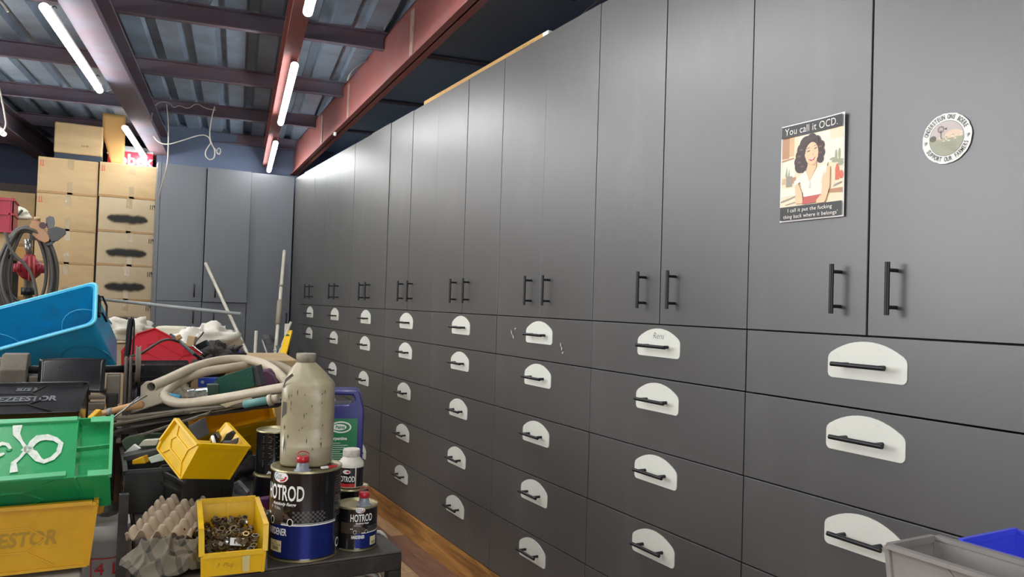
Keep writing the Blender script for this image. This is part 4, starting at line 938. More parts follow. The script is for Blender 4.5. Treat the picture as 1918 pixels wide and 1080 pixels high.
# grimy clear bottle on the big tin
bt = thing('plastic_bottle', 'tall grimy translucent plastic bottle standing on the large paint tin', 'bottle', Vector((.504,2.003,.973)), (0,0,-.42))
def sq_ring(w_, d_, z, p=3.2, n=44, ox=0):
    out = []
    for i in range(n):
        a = 2*PI*i/n; c_, s_ = math.cos(a), math.sin(a); k = (abs(c_)**p+abs(s_)**p)**(-1/p); out.append(Vector((w_*c_*k+ox, d_*s_*k, z)))
    return out
def loft(mb, rings, m, cap=True):
    n = len(rings[0]); vs = [p for r_ in rings for p in r_]; fs = [(i*n+j, i*n+(j+1)%n, (i+1)*n+(j+1)%n, (i+1)*n+j) for i in range(len(rings)-1) for j in range(n)]
    mb.add(vs, fs, m, True)
    if cap: mb.add(rings[0], [tuple(range(n))[::-1]], m); mb.add(rings[-1], [tuple(range(n))], m)
mb = MB(); loft(mb, [sq_ring(.060,.050,0), sq_ring(.064,.054,.006), sq_ring(.065,.055,.05)], botd_m)
loft(mb, [sq_ring(.065,.055,.05), sq_ring(.066,.056,.10), sq_ring(.0655,.0555,.17), sq_ring(.065,.055,.205), sq_ring(.061,.050,.215,2.6), sq_ring(.047,.036,.238,1.7,44,-.006), sq_ring(.035,.028,.252,1.6,44,-.008), sq_ring(.024,.024,.263,2,44,-.01)], bot_m, cap=False)
b_ = mb.build('bottle_body', bt, solid=0)
mb = MB(); mb.lathe([(.022,.261),(.025,.263),(.026,.283),(.0235,.286)], mat('dirty_cap', '#8d8470', .6, dirt='#4f4a3c', dirt_amt=.7, dscale=40), c=(-.01,0,0), n=36); mb.build('screw_cap', bt)
sm_m = mat('dark_paint_smear', '#4a463c', .6)
mb = MB(); rk = random.Random(9)
def bfront(x, z, off=.0012):
    k = (1-abs(x/.065)**3.2)**(1/3.2) if abs(x) < .0648 else 0; return Vector((x, -.0558*k-off, z))
for i in range(26):
    x, z, L = rk.uniform(-.055,.055), rk.uniform(.04,.2), rk.choice((.003,.005,.01)); flat_poly(mb, [(x-.0012,z),(x,z-L),(x+.0013,z),(x+.0005,z+L*.8)], sm_m, lambda a, b: bfront(a, b))
for pts in ([(-.057,.20),(-.05,.215),(-.03,.232),(-.035,.238),(-.053,.222),(-.061,.2)], [(-.06,.12),(-.056,.16),(-.05,.16),(-.05,.135),(-.0475,.135),(-.048,.164),(-.058,.164)], [(-.052,.05),(-.049,.085),(-.047,.06),(-.05,.03)]):
    flat_poly(mb, pts, sm_m, lambda a, b: bfront(a*.98, b, .002))
o = mb.build('paint_smears', bt)
# white bottle
wb_ = thing('white_bottle', 'white plastic bottle with a black and red HOTROD label, standing on a tin', 'bottle', Vector((.675,2.165,.7515+.112)))
mb = MB(); mb.lathe([(.034,0),(.037,.003),(.037,.062),(.036,.070),(.024,.084),(.022,.088),(.022,.092)], mat('bottle_white', '#dcd5c5', .4, dirt='#a8977c', dirt_amt=.3), n=44); mb.build('bottle_body', wb_)
mb = MB(); n=44; mb.lathe([(.0235,.086),(.0245,.088),(.0245,.104),(.023,.107)], mat('ribbed_cap', '#d5cdbd', .5, dirt='#6d5f4c', dirt_amt=.5, dscale=60), n=44); mb.build('screw_cap', wb_)
F3_ = cylmap(wb_.location, .037, 0); mb = MB()
crect(mb, -.046,.004,.012,.058, canb_m, lambda x, y: F3_(x, y, .0002)); crect(mb, -.046,.004,.012,.014, redl_m, lambda x, y: F3_(x, y, .0004)); crect(mb, .016,.004,.05,.058, canb_m, lambda x, y: F3_(x, y, .0002))
text_on(mb, 'HOTROD', .022, white_m, lambda x, y: F3_(-.014+x, .026+y, .0006), squeeze=.55, bold=.0005); flat_poly(mb, [(-.012+x,.047+y) for x, y in ell(0,0,.011,.006)], white_m, lambda x, y: F3_(x, y, .0006), 1)
flat_poly(mb, [(-.008+x,.047+y) for x, y in ell(0,0,.005,.003)], redl_m, lambda x, y: F3_(x, y, .0009)); mb.build('label', wb_)
# black tins, rear left
c4 = at(512,935,2.38); c4.z = .7515; tin('lower black paint tin with a red rim, under another tin behind the large tin', c4, .062, .105, mat('black_red_tin', '#15131a', .3, coat=.4))
c5 = Vector((c4.x, c4.y, .7515+.105)); t5 = tin('upper black paint tin with grey small print, stacked behind the large tin', c5, .058, .135, canb_m)
F4_ = cylmap(c5, .058, math.radians(-12)); mb = MB()
for yy in range(17):
    if yy in (4, 8, 12): continue
    flat_poly(mb, rect(-.027, .118-yy*.0056, -.027+.045+.006*((yy*5)%3), .118-yy*.0056+.0024), cangrey_m, lambda x, y: F4_(x, y, .0003), 1)
flat_poly(mb, [(-.012,.006),(-.005,.016),(.004,.012),(.012,.016),(.008,.005)], white_m, lambda x, y: F4_(x, y, .0003)); flat_poly(mb, rect(.034,.02,.055,.10), white_m, lambda x, y: F4_(x, y, .0003), 1); flat_poly(mb, rect(.034,.045,.055,.05), lblue_m, lambda x, y: F4_(x, y, .0005), 1)
mb.build('fine_print', t5)
# purple-blue jerry can
jb = at(677, 900, 2.66); jx = Vector((math.cos(-.32), math.sin(-.32), 0)); jy = Vector((-jx.y, jx.x, 0))
jo = Vector((jb.x, jb.y, .7515)) - jx*.095
jt = thing('jerry_can', 'navy blue plastic jerry can with a green label, behind the dirty bottle', 'jerry can', mx=axes(jo, jx, jy, (0,0,1.17)))
out = [(-.095,0),(.095,0),(.095,.235),(.080,.285),(.068,.292),(-.06,.292),(-.085,.26),(-.095,.235)]
hole = [(-.03,.250),(.046,.250),(.060,.258),(.064,.266),(.056,.278),(-.03,.279)]
bm = bmesh.new(); o1 = [bm.verts.new((x, 0, z)) for x, z in out]; h1 = [bm.verts.new((x, 0, z)) for x, z in hole]
es = [bm.edges.new((o1[i], o1[(i+1) % len(o1)])) for i in range(len(o1))]+[bm.edges.new((h1[i], h1[(i+1) % len(h1)])) for i in range(len(h1))]
bmesh.ops.triangle_fill(bm, edges=es, use_beauty=True, use_dissolve=False)
bmesh.ops.delete(bm, geom=[f_ for f_ in bm.faces if all(v in h1 for v in f_.verts)], context='FACES_ONLY')
bmesh.ops.recalc_face_normals(bm, faces=bm.faces)
me = bpy.data.meshes.new('can_body'); bm.to_mesh(me); bm.free(); me.materials.append(navyp_m)
o = bpy.data.objects.new('can_body', me); C.objects.link(o); o.parent = jt
q = o.modifiers.new('s', 'SOLIDIFY'); q.thickness = .11; q.offset = 0; q = o.modifiers.new('b', 'BEVEL'); q.width = .006; q.segments = 3; q.angle_limit = .5; q.limit_method = 'ANGLE'
mb = MB(); J = lambda x, z, d=0: Vector((x, -.0556-d, z)); JF = lambda x, z: J(x, z)
flat_poly(mb, rect(-.075,.03,.075,.21), greenl_m, JF); flat_poly(mb, [(.02+x,.185+y) for x, y in ell(0,0,.035,.017)], white_m, lambda x, z: J(x, z, .0003)); flat_poly(mb, [(.02+x,.185+y) for x, y in ell(0,0,.030,.013)], greenl_m, lambda x, z: J(x, z, .0006)); flat_poly(mb, [(.015+x,.185+y) for x, y in ell(0,0,.024,.009)], white_m, lambda x, z: J(x, z, .0009))
text_on(mb, 'Paints', .013, greenl_m, lambda x, y: J(.018+x, .185+y, .0012), bold=.0004); text_on(mb, 'Turpentine', .013, white_m, lambda x, y: J(.012+x, .152+y, .0005), bold=.0004)
for i in range(12): flat_poly(mb, rect(-.02, .138-i*.0062, .02+.025*((i*3) % 4)/3, .1395-i*.0062), white_m, lambda x, z: J(x, z, .0005))
for cx in (.0, .024, .048): flat_poly(mb, [(cx+x,.052+y) for x, y in ell(0,0,.0085,.0085)], white_m, lambda x, z: J(x, z, .0005)); flat_poly(mb, [(cx+x,.052+y) for x, y in ell(0,0,.004,.005)], greenl_m, lambda x, z: J(x, z, .0008))
mb.build('green_label', jt)
mb = MB(); mb.lathe([(.018,.288),(.018,.31),(.016,.312)], navyp_m, c=(-.075,0,-.04), n=24); mb.build('screw_cap', jt)
# ------------------------------------------------------------------ sky blue crate
def crate(label, L, W, H, mx, m, t=.10, name='plastic_crate'):
    T = thing(name, label, 'crate', mx=mx)
    def ring(l, w, z, r=.03, n=6):
        out = []
        for sx, sy, a0 in ((1,1,0),(-1,1,PI/2),(-1,-1,PI),(1,-1,3*PI/2)):
            for i in range(n+1): a = a0+PI/2*i/n; out.append(Vector((sx*(l-r)+r*math.cos(a), sy*(w-r)+r*math.sin(a), z)))
        return out
    l0, w0 = L/2*(1-t), W/2*(1-t*1.3); l1, w1 = L/2, W/2; th = .004
    outer = [ring(l0, w0, 0), ring(l1, w1, H), ring(l1+.012, w1+.012, H), ring(l1+.012, w1+.012, H+.006), ring(l1-th, w1-th, H+.006), ring(l0-th, w0-th, th)]
    mb = MB(); n = len(outer[0]); vs = [p for r_ in outer for p in r_]
    mb.add(vs, [(i*n+j, i*n+(j+1)%n, (i+1)*n+(j+1)%n, (i+1)*n+j) for i in range(5) for j in range(n)], m, False)
    mb.add(outer[0], [tuple(range(n))[::-1]], m); mb.add(outer[5], [tuple(range(n))], m); mb.build('crate_body', T)
    lb = mat('pale_blue_edge', '#62c3dc', .4)
    mb = MB(); mb.tube(ring(l1+.009, w1+.009, H+.004), .006, lb, 8, closed=True); mb.build('rim', T)
    # half-moon mouldings on the long walls, inside and out
    mb = MB()
    for sy in (-1, 1):
        for inn in (0, 1):
            for cx in (-.30, .30):
                pts = []
                for i in range(13):
                    a = PI*i/12; x = (cx*L)+.09*math.cos(a)*L/.5*.9; z = .25*H+.42*H*math.sin(a); wy = (w0+(w1-w0)*z/H)-(th+.001 if inn else -.001)
                    pts.append(Vector((x, sy*wy, z)))
                mb.tube(pts, .0022, lb if inn else mat('deep_blue_edge', '#17708f', .5), 6)
    mb.build('half_moon_mouldings', T)
    mb = MB(); mb.tube([(l1+.012,-.05,H-.01),(l1+.025,-.05,H-.015),(l1+.02,-.048,H-.07),(l1+.02,.048,H-.07),(l1+.025,.05,H-.015),(l1+.012,.05,H-.01)], .0045, blk_m, 8); mb.box((l1+.004,-.06,H-.03),(l1+.014,.06,H-.008), blkp_m); mb.build('carry_handle', T)
    return T
# pose solved so the open top tips toward the camera
R_ = Euler([math.radians(a) for a in (-24.35,-40.97,90.2)], 'XYZ').to_matrix()
W_, L_, H_ = .215, .60, .300
ox = R_ @ Vector((1,0,0)); oy = R_ @ Vector((0,1,0)); oz = R_ @ Vector((0,0,1))
b0 = Vector((.128,3.796,1.148))
cc = b0 + oy*(L_/2)            # base centre; local x of crate = -oy (points to the back = right end)
crate('large dirty sky-blue crate tipped on its side at the left edge', L_, W_*1.12, H_, axes(cc, -oy, -ox, oz), blu_m)
# ------------------------------------------------------------------ old grinding machine on the stand
mcx = Vector((1,-.02,0)).normalized(); 
mt = thing('bench_machine', 'dusty cast-iron bench machine with belt guard, below the blue crate', 'machine', mx=axes((-.16,3.22,.932), mcx, (.02,1,0), (0,0,1)))
def octo(r_, k=.42): return [(r_,-r_*k),(r_,r_*k),(r_*k,r_),(-r_*k,r_),(-r_,r_*k),(-r_,-r_*k)]+[(-r_*k,-r_),(r_*k,-r_)]
def xprism(mb, poly, x0, x1, m, c=(0,0)): mb.prism([(a+c[0], b+c[1]) for a, b in poly], x1-x0, m, axes((x0,0,0), (0,1,0), (0,0,1), (1,0,0))); return mb
mb = MB(); xprism(mb, octo(.088), -.11, -.033, cast_m, (0,.155)); mb.box((-.115,-.09,.0),(-.03,.09,.1), cast_m); mb.build('motor_housing', mt, bevel=.004)
mb = MB(); xprism(mb, ell(0,0,.075,.075,24), -.14, -.111, cast_m, (0,.155)); mb.build('end_bell', mt, bevel=.003)
mb = MB(); mb.box((-.029,-.05,.0),(.004,.05,.165), cast_m); mb.build('left_pedestal', mt, bevel=.004)
mb = MB(); mb.box((.215,-.05,.06),(.262,.05,.165), cast_m); mb.box((.218,-.06,-.93+.0),(.255,.0,.10), darkst_m) ; mb.build('right_pedestal', mt, bevel=.004)
mb = MB(); mb.tube([(-.2,0,.185),(.34,0,.185)], .014, blk_m, 12); mb.build('shaft', mt)
mb = MB()
mb.grid(lambda u, v: Vector((-.0+.21*u, -.075+.015*math.sin(v*2.4)+.05*v*v, .105+.118*v+ .004*math.sin(u*PI))), 12, 10, blkp_m)
mb.build('black_guard_sheet', mt, solid=.004)
mb = MB(); mb.box((.0,-.10,.085),(.213,-.07,.098), cast_m); mb.box((-.005,-.115,.048),(.213,-.06,.073), cast_m); mb.box((-.01,-.13,.005),(.213,-.05,.02), mat('pale_dusty_rail', '#9a907c', .6)); mb.build('tool_rest', mt, bevel=.003)
for i, (x, z, r_) in enumerate(((.285,.185,.03),(.318,.20,.075),(.31,.08,.055))):
    mb = MB(); mb.lathe([(r_,-.008),(r_*.9,-.003),(r_*.9,.003),(r_,.008)], blk_m if i != 1 else cast_m, c=(x,0,z), mx=Matrix.Rotation(PI/2, 4, 'Y'), n=30); mb.build('pulley_wheel', mt)
mb = MB()
for x in (.278, .293): mb.tube(chaikin([(x,-.045,.20),(x,-.05,.1),(x,-.045,-.2),(x,.04,-.2),(x,.045,.2),(x,0,.235)], 2, closed=True), .006, mat('worn_belt', '#4d473f', .7), 8, closed=True)
mb.build('drive_belt', mt)
# black lever with cable above the pulley
mb = MB(); p = [at(238,668,3.15), at(241,640,3.15), at(243,612,3.15), at(246,596,3.15)]; mb.tube(chaikin(p,2), .012, blk_m, 10); mb.tube(chaikin([at(246,594,3.15),at(252,600,3.15),at(250,640,3.15),at(249,665,3.15)],2), .004, blk_m, 8)
o = mb.build('lever'); o.parent = mt; o.matrix_parent_inverse = mt.matrix_world.inverted()
# ------------------------------------------------------------------ post with coiled cable and power tool, left background
ps = thing('pump_stand', 'upright metal post with a red valve hub, inside the hanging grey cable', 'post', Vector((at(52,560,4.4).x, at(52,560,4.4).y, 0)))
bx_ = ps.location.copy(); zt_ = lambda py: at(52,py,4.4).z
mb = MB(); mb.lathe([(.16,0),(.16,.02),(.03,.04)], darkst_m, n=24); mb.lathe([(.024,.04),(.024,zt_(520))], mat('greasy_column', '#57503f', .5, metal=.4), n=18); mb.lathe([(.036,zt_(552)),(.036,zt_(538))], blk_m, n=18); mb.build('column', ps)
mb = MB(); za_, zb_ = zt_(522), zt_(483); hh_ = zb_-za_; mb.lathe([(.03,za_),(.055,za_+hh_*.2),(.07,za_+hh_*.5),(.06,za_+hh_*.8),(.03,zb_),(.028,zb_+.02)], mat('valve_red', '#8f1c2c', .4), n=26)
for i in range(8): a = 2*PI*i/8; mb.lathe([(.012,za_+hh_*.3),(.012,za_+hh_*.7)], mat('valve_red', '', .4), c=(.066*math.cos(a),.066*math.sin(a),0), n=8)
mb.build('red_hub', ps)
mb = MB(); mb.tube([(0,0,zb_+.01),(-.02,0,zt_(448))], .016, steel_m, 12); mb.build('polished_rod', ps)
mb = MB(); mb.bar((.0,.03,zb_), (.0,.03,zt_(416)), .03, .012, grey_m); mb.bar((.0,.03,zt_(442)),(.10,.03,zt_(442)),.01,.04,grey_m); mb.build('flat_bracket', ps)
mb = MB(); k = at(66,500,4.3); k = k - bx_
for dx in (0, .022): mb.tube([(k.x-.03+dx,k.y,k.z+.06),(k.x-.025+dx,k.y,k.z-.08)], .007, mat('clamp_red', '#a33a36', .5), 8)
mb.build('red_clamp', ps)
mb = MB(); rr_ = random.Random(2)
top = Vector((0,.0,zt_(424)))
for i in range(9):
    a = rr_.uniform(-.35,.35); wdt = rr_.uniform(.07,.13); drop = rr_.uniform(.48,.66); yy = -.07-.014*(i % 5)+rr_.uniform(-.006,.006); tz = top.z-.012*(i//3)
    mb.tube(chaikin([(-.02,yy,tz),(wdt*.7,yy,tz-.04),(wdt+.03,yy,tz-.25),(wdt*.9+.02*a,yy,tz-drop+.1),(a*.1,yy,tz-drop),(-wdt*.9,yy,tz-drop+.12),(-wdt-.03,yy,tz-.25),(-wdt*.7,yy,tz-.04)], 3, closed=True), .0085, cable_m, 8, closed=True)
o = mb.build('coiled_cable'); o.location = bx_; tag(o, 'grey rubber cable hung in long loops over the post at the left', 'cable')
mb = MB(); mb.tube(chaikin([(-.11,-.15,top.z-.05),(-.08,-.155,top.z-.16),(.02,-.155,top.z-.25),(.06,-.155,top.z-.42),(.05,-.15,top.z-.6)],3), .0085, cable_m, 8); mb.build('loose_tail').parent = o
C.objects['loose_tail']
tl = thing('power_tool', 'tan and black power tool mounted on the post, in front of the boxes', 'power tool', at(70,420,4.35))
T0 = tl.location.copy()
def tp(px, py, d=0.0): return at(px, py, 4.35+d)-T0
def slabpoly(mb, pts, d0, th, m):
    a = [tp(x, y, d0) for x, y in pts]; b = [tp(x, y, d0+th) for x, y in pts]; n = len(a)
    mb.add(a+b, [tuple(range(n)), tuple(range(n, 2*n))[::-1]]+[(i, n+i, n+(i+1)%n, (i+1)%n) for i in range(n)], m)
mb = MB(); slabpoly(mb, [(55,422),(60,414),(72,409),(80,420),(86,433),(94,444),(92,452),(84,455),(72,450),(60,440)], -.04, .09, tool_m); mb.build('tan_casing', tl, bevel=.004)
mb = MB(); mb.lathe([(.0,0),(.016,.004),(.018,.02)], card_m, c=tp(70,413,-.05), n=18); mb.build('round_cap', tl)
mb = MB(); slabpoly(mb, [(86,408),(92,404),(101,406),(103,418),(100,428),(90,430),(86,420)], -.035, .08, grey_m); mb.build('black_motor', tl, bevel=.003)
mb = MB(); slabpoly(mb, [(88,432),(104,424),(116,427),(123,430),(124,438),(108,451),(96,453),(92,444)], -.045, .09, blkd_m); mb.build('black_head', tl, bevel=.003)
mb = MB(); slabpoly(mb, [(84,452),(90,450),(106,450),(96,459),(88,460)], -.03, .06, blk_m); mb.build('lower_edge', tl, bevel=.002)
mb = MB(); mb.lathe([(.018,-.01),(.018,.01)], mat('dark_maroon', '#4a2b2e', .4), c=tp(80,422,-.04), n=16, mx=Matrix.Rotation(PI/2,4,'X')); mb.build('knob', tl)

# ------------------------------------------------------------------ pile behind: box, jug, bag, scrap, hose ...
t = thing('cardboard_box', 'cardboard box hidden under the jug and white bag behind the red bin', 'box', (.62, 4.62, 0), (0,0,-.1))
mb = MB(); mb.box((-.42,-.3,0),(.42,.3,1.06), card_m); mb.build('box_body', t, bevel=.005)
jug = thing('plastic_jug', 'off-white plastic jug with rounded corners behind the red bin', 'jug', Vector((at(322,650,4.25).x, at(322,650,4.25).y, 1.062)), (0,0,-.45))
ivory = mat('milky_plastic', '#c9c1ab', .4, var=.08, dirt='#a59a80', dirt_amt=.4, sss=.2)
mb = MB(); w_, h_ = .085, .165
pl = []
for sx, sz, a0 in ((1,1,0),(-1,1,PI/2),(-1,-1,PI),(1,-1,3*PI/2)):
    r_ = .028
    for i in range(6): a = a0+PI/2*i/5; pl.append((sx*(w_-r_)+r_*math.cos(a), h_/2+sz*(h_/2-r_)+r_*math.sin(a)))
mb.prism(pl, .10, ivory, axes((0,.05,0),(1,0,0),(0,0,1),(0,-1,0))); mb.build('jug_body', jug, bevel=.012)
mb = MB(); mb.lathe([(.02,0),(.02,.022)], blk_m, c=(-w_+.005,0,.11), n=16, mx=Matrix.Rotation(-PI/2,4,'Y')); mb.build('jug_cap', jug)
lump_obj('plastic_bag', 'crumpled white plastic bag behind the scrap heap, right of the jug', 'bag', at(385,640,4.2)+Vector((0,0,.0)), .145, .10, .085, bag_m, 8, amp=.55, fold=2.0)
lump_obj('scrap_heap', 'heap of dark oily rags and scrap in front of the white bag', 'scrap', at(408,672,3.85), .11, .09, .065, junk_m, 12, amp=.8, fold=3.4)
lump_obj('scrap_heap', 'low dark heap of scrap between the red bin and the hose', 'scrap', at(392,694,3.6), .07, .06, .05, junk_m, 15, amp=.8, fold=3.4)
def slab_between(name, label, cat, a, b, wd, th, m, bevel=.002, up=(0,0,1), group=None):
    mb = MB(); mb.bar(a, b, wd, th, m, up=up); o = mb.build(name, bevel=bevel); center_origin(o); return tag(o, label, cat, group)
slab_between('black_offcut', 'flat black plastic offcut leaning beside the red bin', 'offcut', at(326,630,3.55), at(370,668,3.45), .06, .012, blkp_m, up=cv(.5,.8,.3))
slab_between('metal_strip', 'pale metal strip lying over the scrap right of the red bin', 'strip', at(362,648,3.5), at(381,663,3.45), .02, .004, steel_m, up=cv(.5,.8,.3))
slab_between('charger_block', 'small black block on the scrap heap in front of the white bag', 'block', at(369,651,3.6), at(389,641,3.6), .02, .028, blkp_m)
slab_between('wood_offcut', 'small pale wood offcut beside the black panel', 'offcut', at(331,634,3.5), at(338,629,3.5), .02, .02, wood_m)
slab_between('wood_offcut', 'pale brown wood block in front of the white bag', 'offcut', at(352,637,3.7), at(366,640,3.7), .03, .05, card_m)
mb = MB(); mb.tube(chaikin([at(362,650,3.55),at(368,637,3.6),at(377,628,3.62),at(381,622,3.6)],2), .0035, blk_m, 6); o = center_origin(mb.build('thin_wire')); tag(o, 'thin black wire sticking up in front of the white bag', 'wire')
mb = MB(); mb.tube(chaikin([at(235,668,3.2),at(262,664,3.05),at(285,648,3.02),at(305,636,3.05),at(322,635,3.15),at(335,640,3.3)],3), .0055, mat('brown_rubber', '#4a3a33', .5), 8); o = center_origin(mb.build('brown_hose')); tag(o, 'thin brown rubber hose arching over the red bin', 'hose')
lump_obj('blue_ball', 'small cobalt blue rounded thing at the back of the pile near the rods', 'ball', at(444,664,3.9), .022, .02, .025, cobalt_m, 21, amp=.1)
carton('tan cardboard box below the white wrapper left of the red bin', .10, .36, 5.1, 0, 1.10, cardp_m, .3, style='', group=None, seed=1)
lump_obj('wrapper', 'pale plastic wrapper in front of the lowest sprayed boxes', 'wrapper', at(238,622,4.6), .16, .10, .08, bag_m, 33, amp=.5, fold=2.2)
# thick hose loops
HR = .0185
mb = MB(); P_ = [(283,724,2.62),(318,709,2.75),(360,688,2.95),(410,674,3.1),(455,671,3.15),(495,680,3.1),(525,700,3.0),(545,730,2.9),(552,760,2.85)]
mb.tube(chaikin([at(*p) for p in P_], 3), HR, pvc_m, 16, caps=False)
p0, p1 = at(*P_[0]), at(*P_[1]); d = (p1-p0).normalized()
mb.tube([p0, p0+d*.05], HR*.8, mat('hose_bore', '#8c8474', .7), 16, caps=False); mb.tube([p0+d*.001, p0+d*.0005], [HR, HR*.8], pvc_m, 16, caps=False); mb.tube([p0+d*.04, p0+d*.041], HR*.8, dark_m, 16)
hs = mb.build('thick_hose'); tag(hs, 'thick cream hose arching over the pile, its cut end pointing left', 'hose')
mb = MB(); P_ = [(306,742,2.8),(322,722,2.85),(350,706,2.9),(390,694,3.0),(435,688,3.05),(478,681,3.2),(512,680,3.3),(545,694,3.3),(575,720,3.2)]
mb.tube(chaikin([at(*p) for p in P_], 3), HR*.95, pvc_m, 16); o = mb.build('hose_loop'); o.parent = hs
mb = MB(); P_ = [(308,740,2.78),(315,751,2.75),(345,756,2.72),(385,751,2.68),(430,744,2.65),(480,735,2.6),(525,727,2.55),(560,722,2.55)]
mb.tube(chaikin([at(*p) for p in P_], 3), HR*.95, pvc_m, 16); o = mb.build('hose_loop'); o.parent = hs
# scourer, blue bracket, foil tape, plum lid
def camslab(name, label, cat, pts, d, th, m, bevel=.004, tilt=0.0, group=None):
    """a solid sheet of real thickness facing roughly the camera"""
    a = [at(x, y, d+tilt*(y-pts[0][1])) for x, y in pts]; n = len(a); q = _f*th; b = [p+q for p in a]
    mb = MB(); mb.add(a+b, [tuple(range(n)), tuple(range(n, 2*n))[::-1]]+[(i, n+i, n+(i+1)%n, (i+1)%n) for i in range(n)], m)
    o = mb.build(name, bevel=bevel); center_origin(o); return tag(o, label, cat, group)
t = camslab('foam_scourer', 'dark green foam scourer block inside the hose arch', 'scourer', [(405,708),(472,686),(477,724),(408,741)], 2.85, .05, sponge_m, bevel=.003)
camslab('grey_foam_pad', 'grey foam pad against the right of the green scourer', 'pad', [(473,687),(481,684),(484,700),(490,722),(478,725)], 2.86, .06, gfoam_m)
camslab('plum_cushion', 'plum coloured rounded pad under the right end of the hose arch', 'pad', [(482,692),(500,690),(514,700),(524,717),(520,726),(488,730)], 2.98, .05, plum_m, bevel=.012)
bb = camslab('blue_bracket', 'small blue metal bracket with bolts left of the green scourer', 'bracket', [(370,708),(404,707),(404,724),(370,725)], 2.98, .03, mat('blue_enamel', '#22409a', .4), bevel=.003)
for px in (379, 404):
    mb = MB(); mb.lathe([(.006,0),(.006,.008)], steel_m, n=12, mx=Matrix.Rotation(PI/2,4,'X')); o = mb.build('bolt_head', bb); o.location = at(px,715,2.975)-bb.location
ft = camslab('foil_roll', 'roll of shiny silver foil tape inside the hose arch', 'tape roll', [(349,730),(390,726),(391,745),(350,747)], 2.78, .05, foil_m, bevel=.006)
mb = MB(); mb.box((-.02,-.02,0),(.02,.02,.05), mat('deep_green_plastic', '#1c3a2a', .5)); o = mb.build('green_block', bevel=.004); o.location = at(398,744,2.80); tag(o, 'small deep green block between the foil roll and the scourer', 'block')
mb = MB(); mb.tube([at(338,745,2.8), at(312,741,2.8)], .012, mat('blue_rag_plastic', '#4f9fc4', .6), 12); o = center_origin(mb.build('blue_bottle_top')); tag(o, 'small light blue plastic piece at the left inside the hose arch', 'plastic piece')
lump_obj('plastic_wrap', 'crumpled off-white plastic wrap under the left end of the hose', 'wrap', at(328,735,2.92), .05, .05, .045, ivory, 41, amp=.5)
camslab('white_box_lid', 'dusty off-white plastic lid left of the hose loops', 'lid', [(262,723),(272,714),(310,720),(312,752),(236,778),(233,764),(238,752),(262,742)], 2.85, .03, mat('dusty_white_plastic', '#bdb19b', .6, dirt='#8b7f66', dirt_amt=.5), bevel=.005)
# hammer-like wooden handle and yellow clip, wires
t = thing('wooden_handled_tool', 'tool with a round wooden handle lying left of the hose, above the green bin', 'tool', at(225,765,2.6))
q = t.location.copy()
mb = MB(); mb.tube([at(188,774,2.6)-q, at(214,768,2.6)-q, at(240,762,2.62)-q, at(266,757,2.64)-q, at(269,756,2.64)-q], [.009,.0105,.0125,.014,.008], wood_m, 14); mb.build('handle', t)
mb = MB(); mb.tube([at(203,771,2.6)-q, at(212,769,2.6)-q], .013, mat('grey_ferrule', '#86837a', .5), 14); mb.build('ferrule', t)
mb = MB(); mb.tube(chaikin([at(146,787,2.5)-q, at(164,788,2.5)-q, at(172,778,2.5)-q, at(184,770,2.5)-q],2), [.011]*13, yeld_m, 10) if False else mb.bar(at(143,787,2.5)-q, at(167,788,2.5)-q, .02, .012, yeld_m); mb.bar(at(166,789,2.5)-q, at(186,770,2.55)-q, .02, .02, yeld_m); mb.build('yellow_clip', t, bevel=.003)
mb = MB(); mb.tube([at(208,786,2.55), at(245,757,2.6), at(275,740,2.65)], .0035, steel_m, 8); o = center_origin(mb.build('metal_rod')); tag(o, 'thin bent metal rod crossing the wooden handle, the longer one', 'rod')
mb = MB(); mb.tube([at(222,774,2.6), at(260,743,2.7)], .003, steel_m, 8); o = center_origin(mb.build('metal_rod')); tag(o, 'thin metal rod behind the wooden handle, the shorter one', 'rod')
# layered dirty sheets across the middle
sheet1 = mat('dirty_grey_board', '#5f5645', .8, var=.2, dirt='#443d32', dirt_amt=.6, dscale=9, bump=.2)
sheet2 = mat('dark_board', '#3b3328', .8, var=.25, dirt='#5c5040', dirt_amt=.5, dscale=9)
def sheet(label, a, b, da, db, wd, th, m, name='flat_sheet'):
    p, q = at(*a, da), at(*b, db); d = (q-p).normalized(); side = d.cross(Vector((0,0,1))).normalized(); 
    if side.dot(_f) < 0: side = -side
    side = (side+Vector((0,0,-.03))).normalized()
    up = d.cross(side); mb = MB(); n = 14; rs2 = random.Random(len(label))
    top = []; 
    for i in range(n+1):
        w = p.lerp(q, i/n); jit = rs2.uniform(-.004,.004)
        top.append((w+side*jit+Vector((0,0,rs2.uniform(-.002,.002))), w+side*(wd+rs2.uniform(-.006,.006))))
    vs = [v for a_, b_ in top for v in (a_, b_, a_-Vector((0,0,th)), b_-Vector((0,0,th)))]
    fs = []
    for i in range(n):
        k, j = 4*i, 4*i+4; fs += [(k,j,j+1,k+1),(k+2,k+3,j+3,j+2),(k,k+2,j+2,j),(k+1,j+1,j+3,k+3)]
    fs += [(0,1,3,2),(4*n,4*n+2,4*n+3,4*n+1)]
    mb.add(vs, fs, m); o = mb.build(name); center_origin(o); return tag(o, label, 'sheet')
sheet('uppermost dirty grey sheet under the hose, with ragged edge', (196,786),(522,748), 2.55, 2.62, .10, .008, sheet1)
sheet('dark board just below the ragged grey sheet', (196,797),(520,757), 2.58, 2.64, .22, .010, sheet2)
sheet('grey cardboard strip sloping up to the right behind the tipped yellow bin', (262,814),(392,772), 2.45, 2.5, .05, .006, sheet1)
sheet('brown flattened cardboard showing right of the tipped yellow bin', (330,783),(470,756), 2.60, 2.66, .18, .006, cardp_m)
sheet('lower dark sheet in the gap above the black bin of packets', (200,812),(330,790), 2.7, 2.75, .2, .012, sheet2)
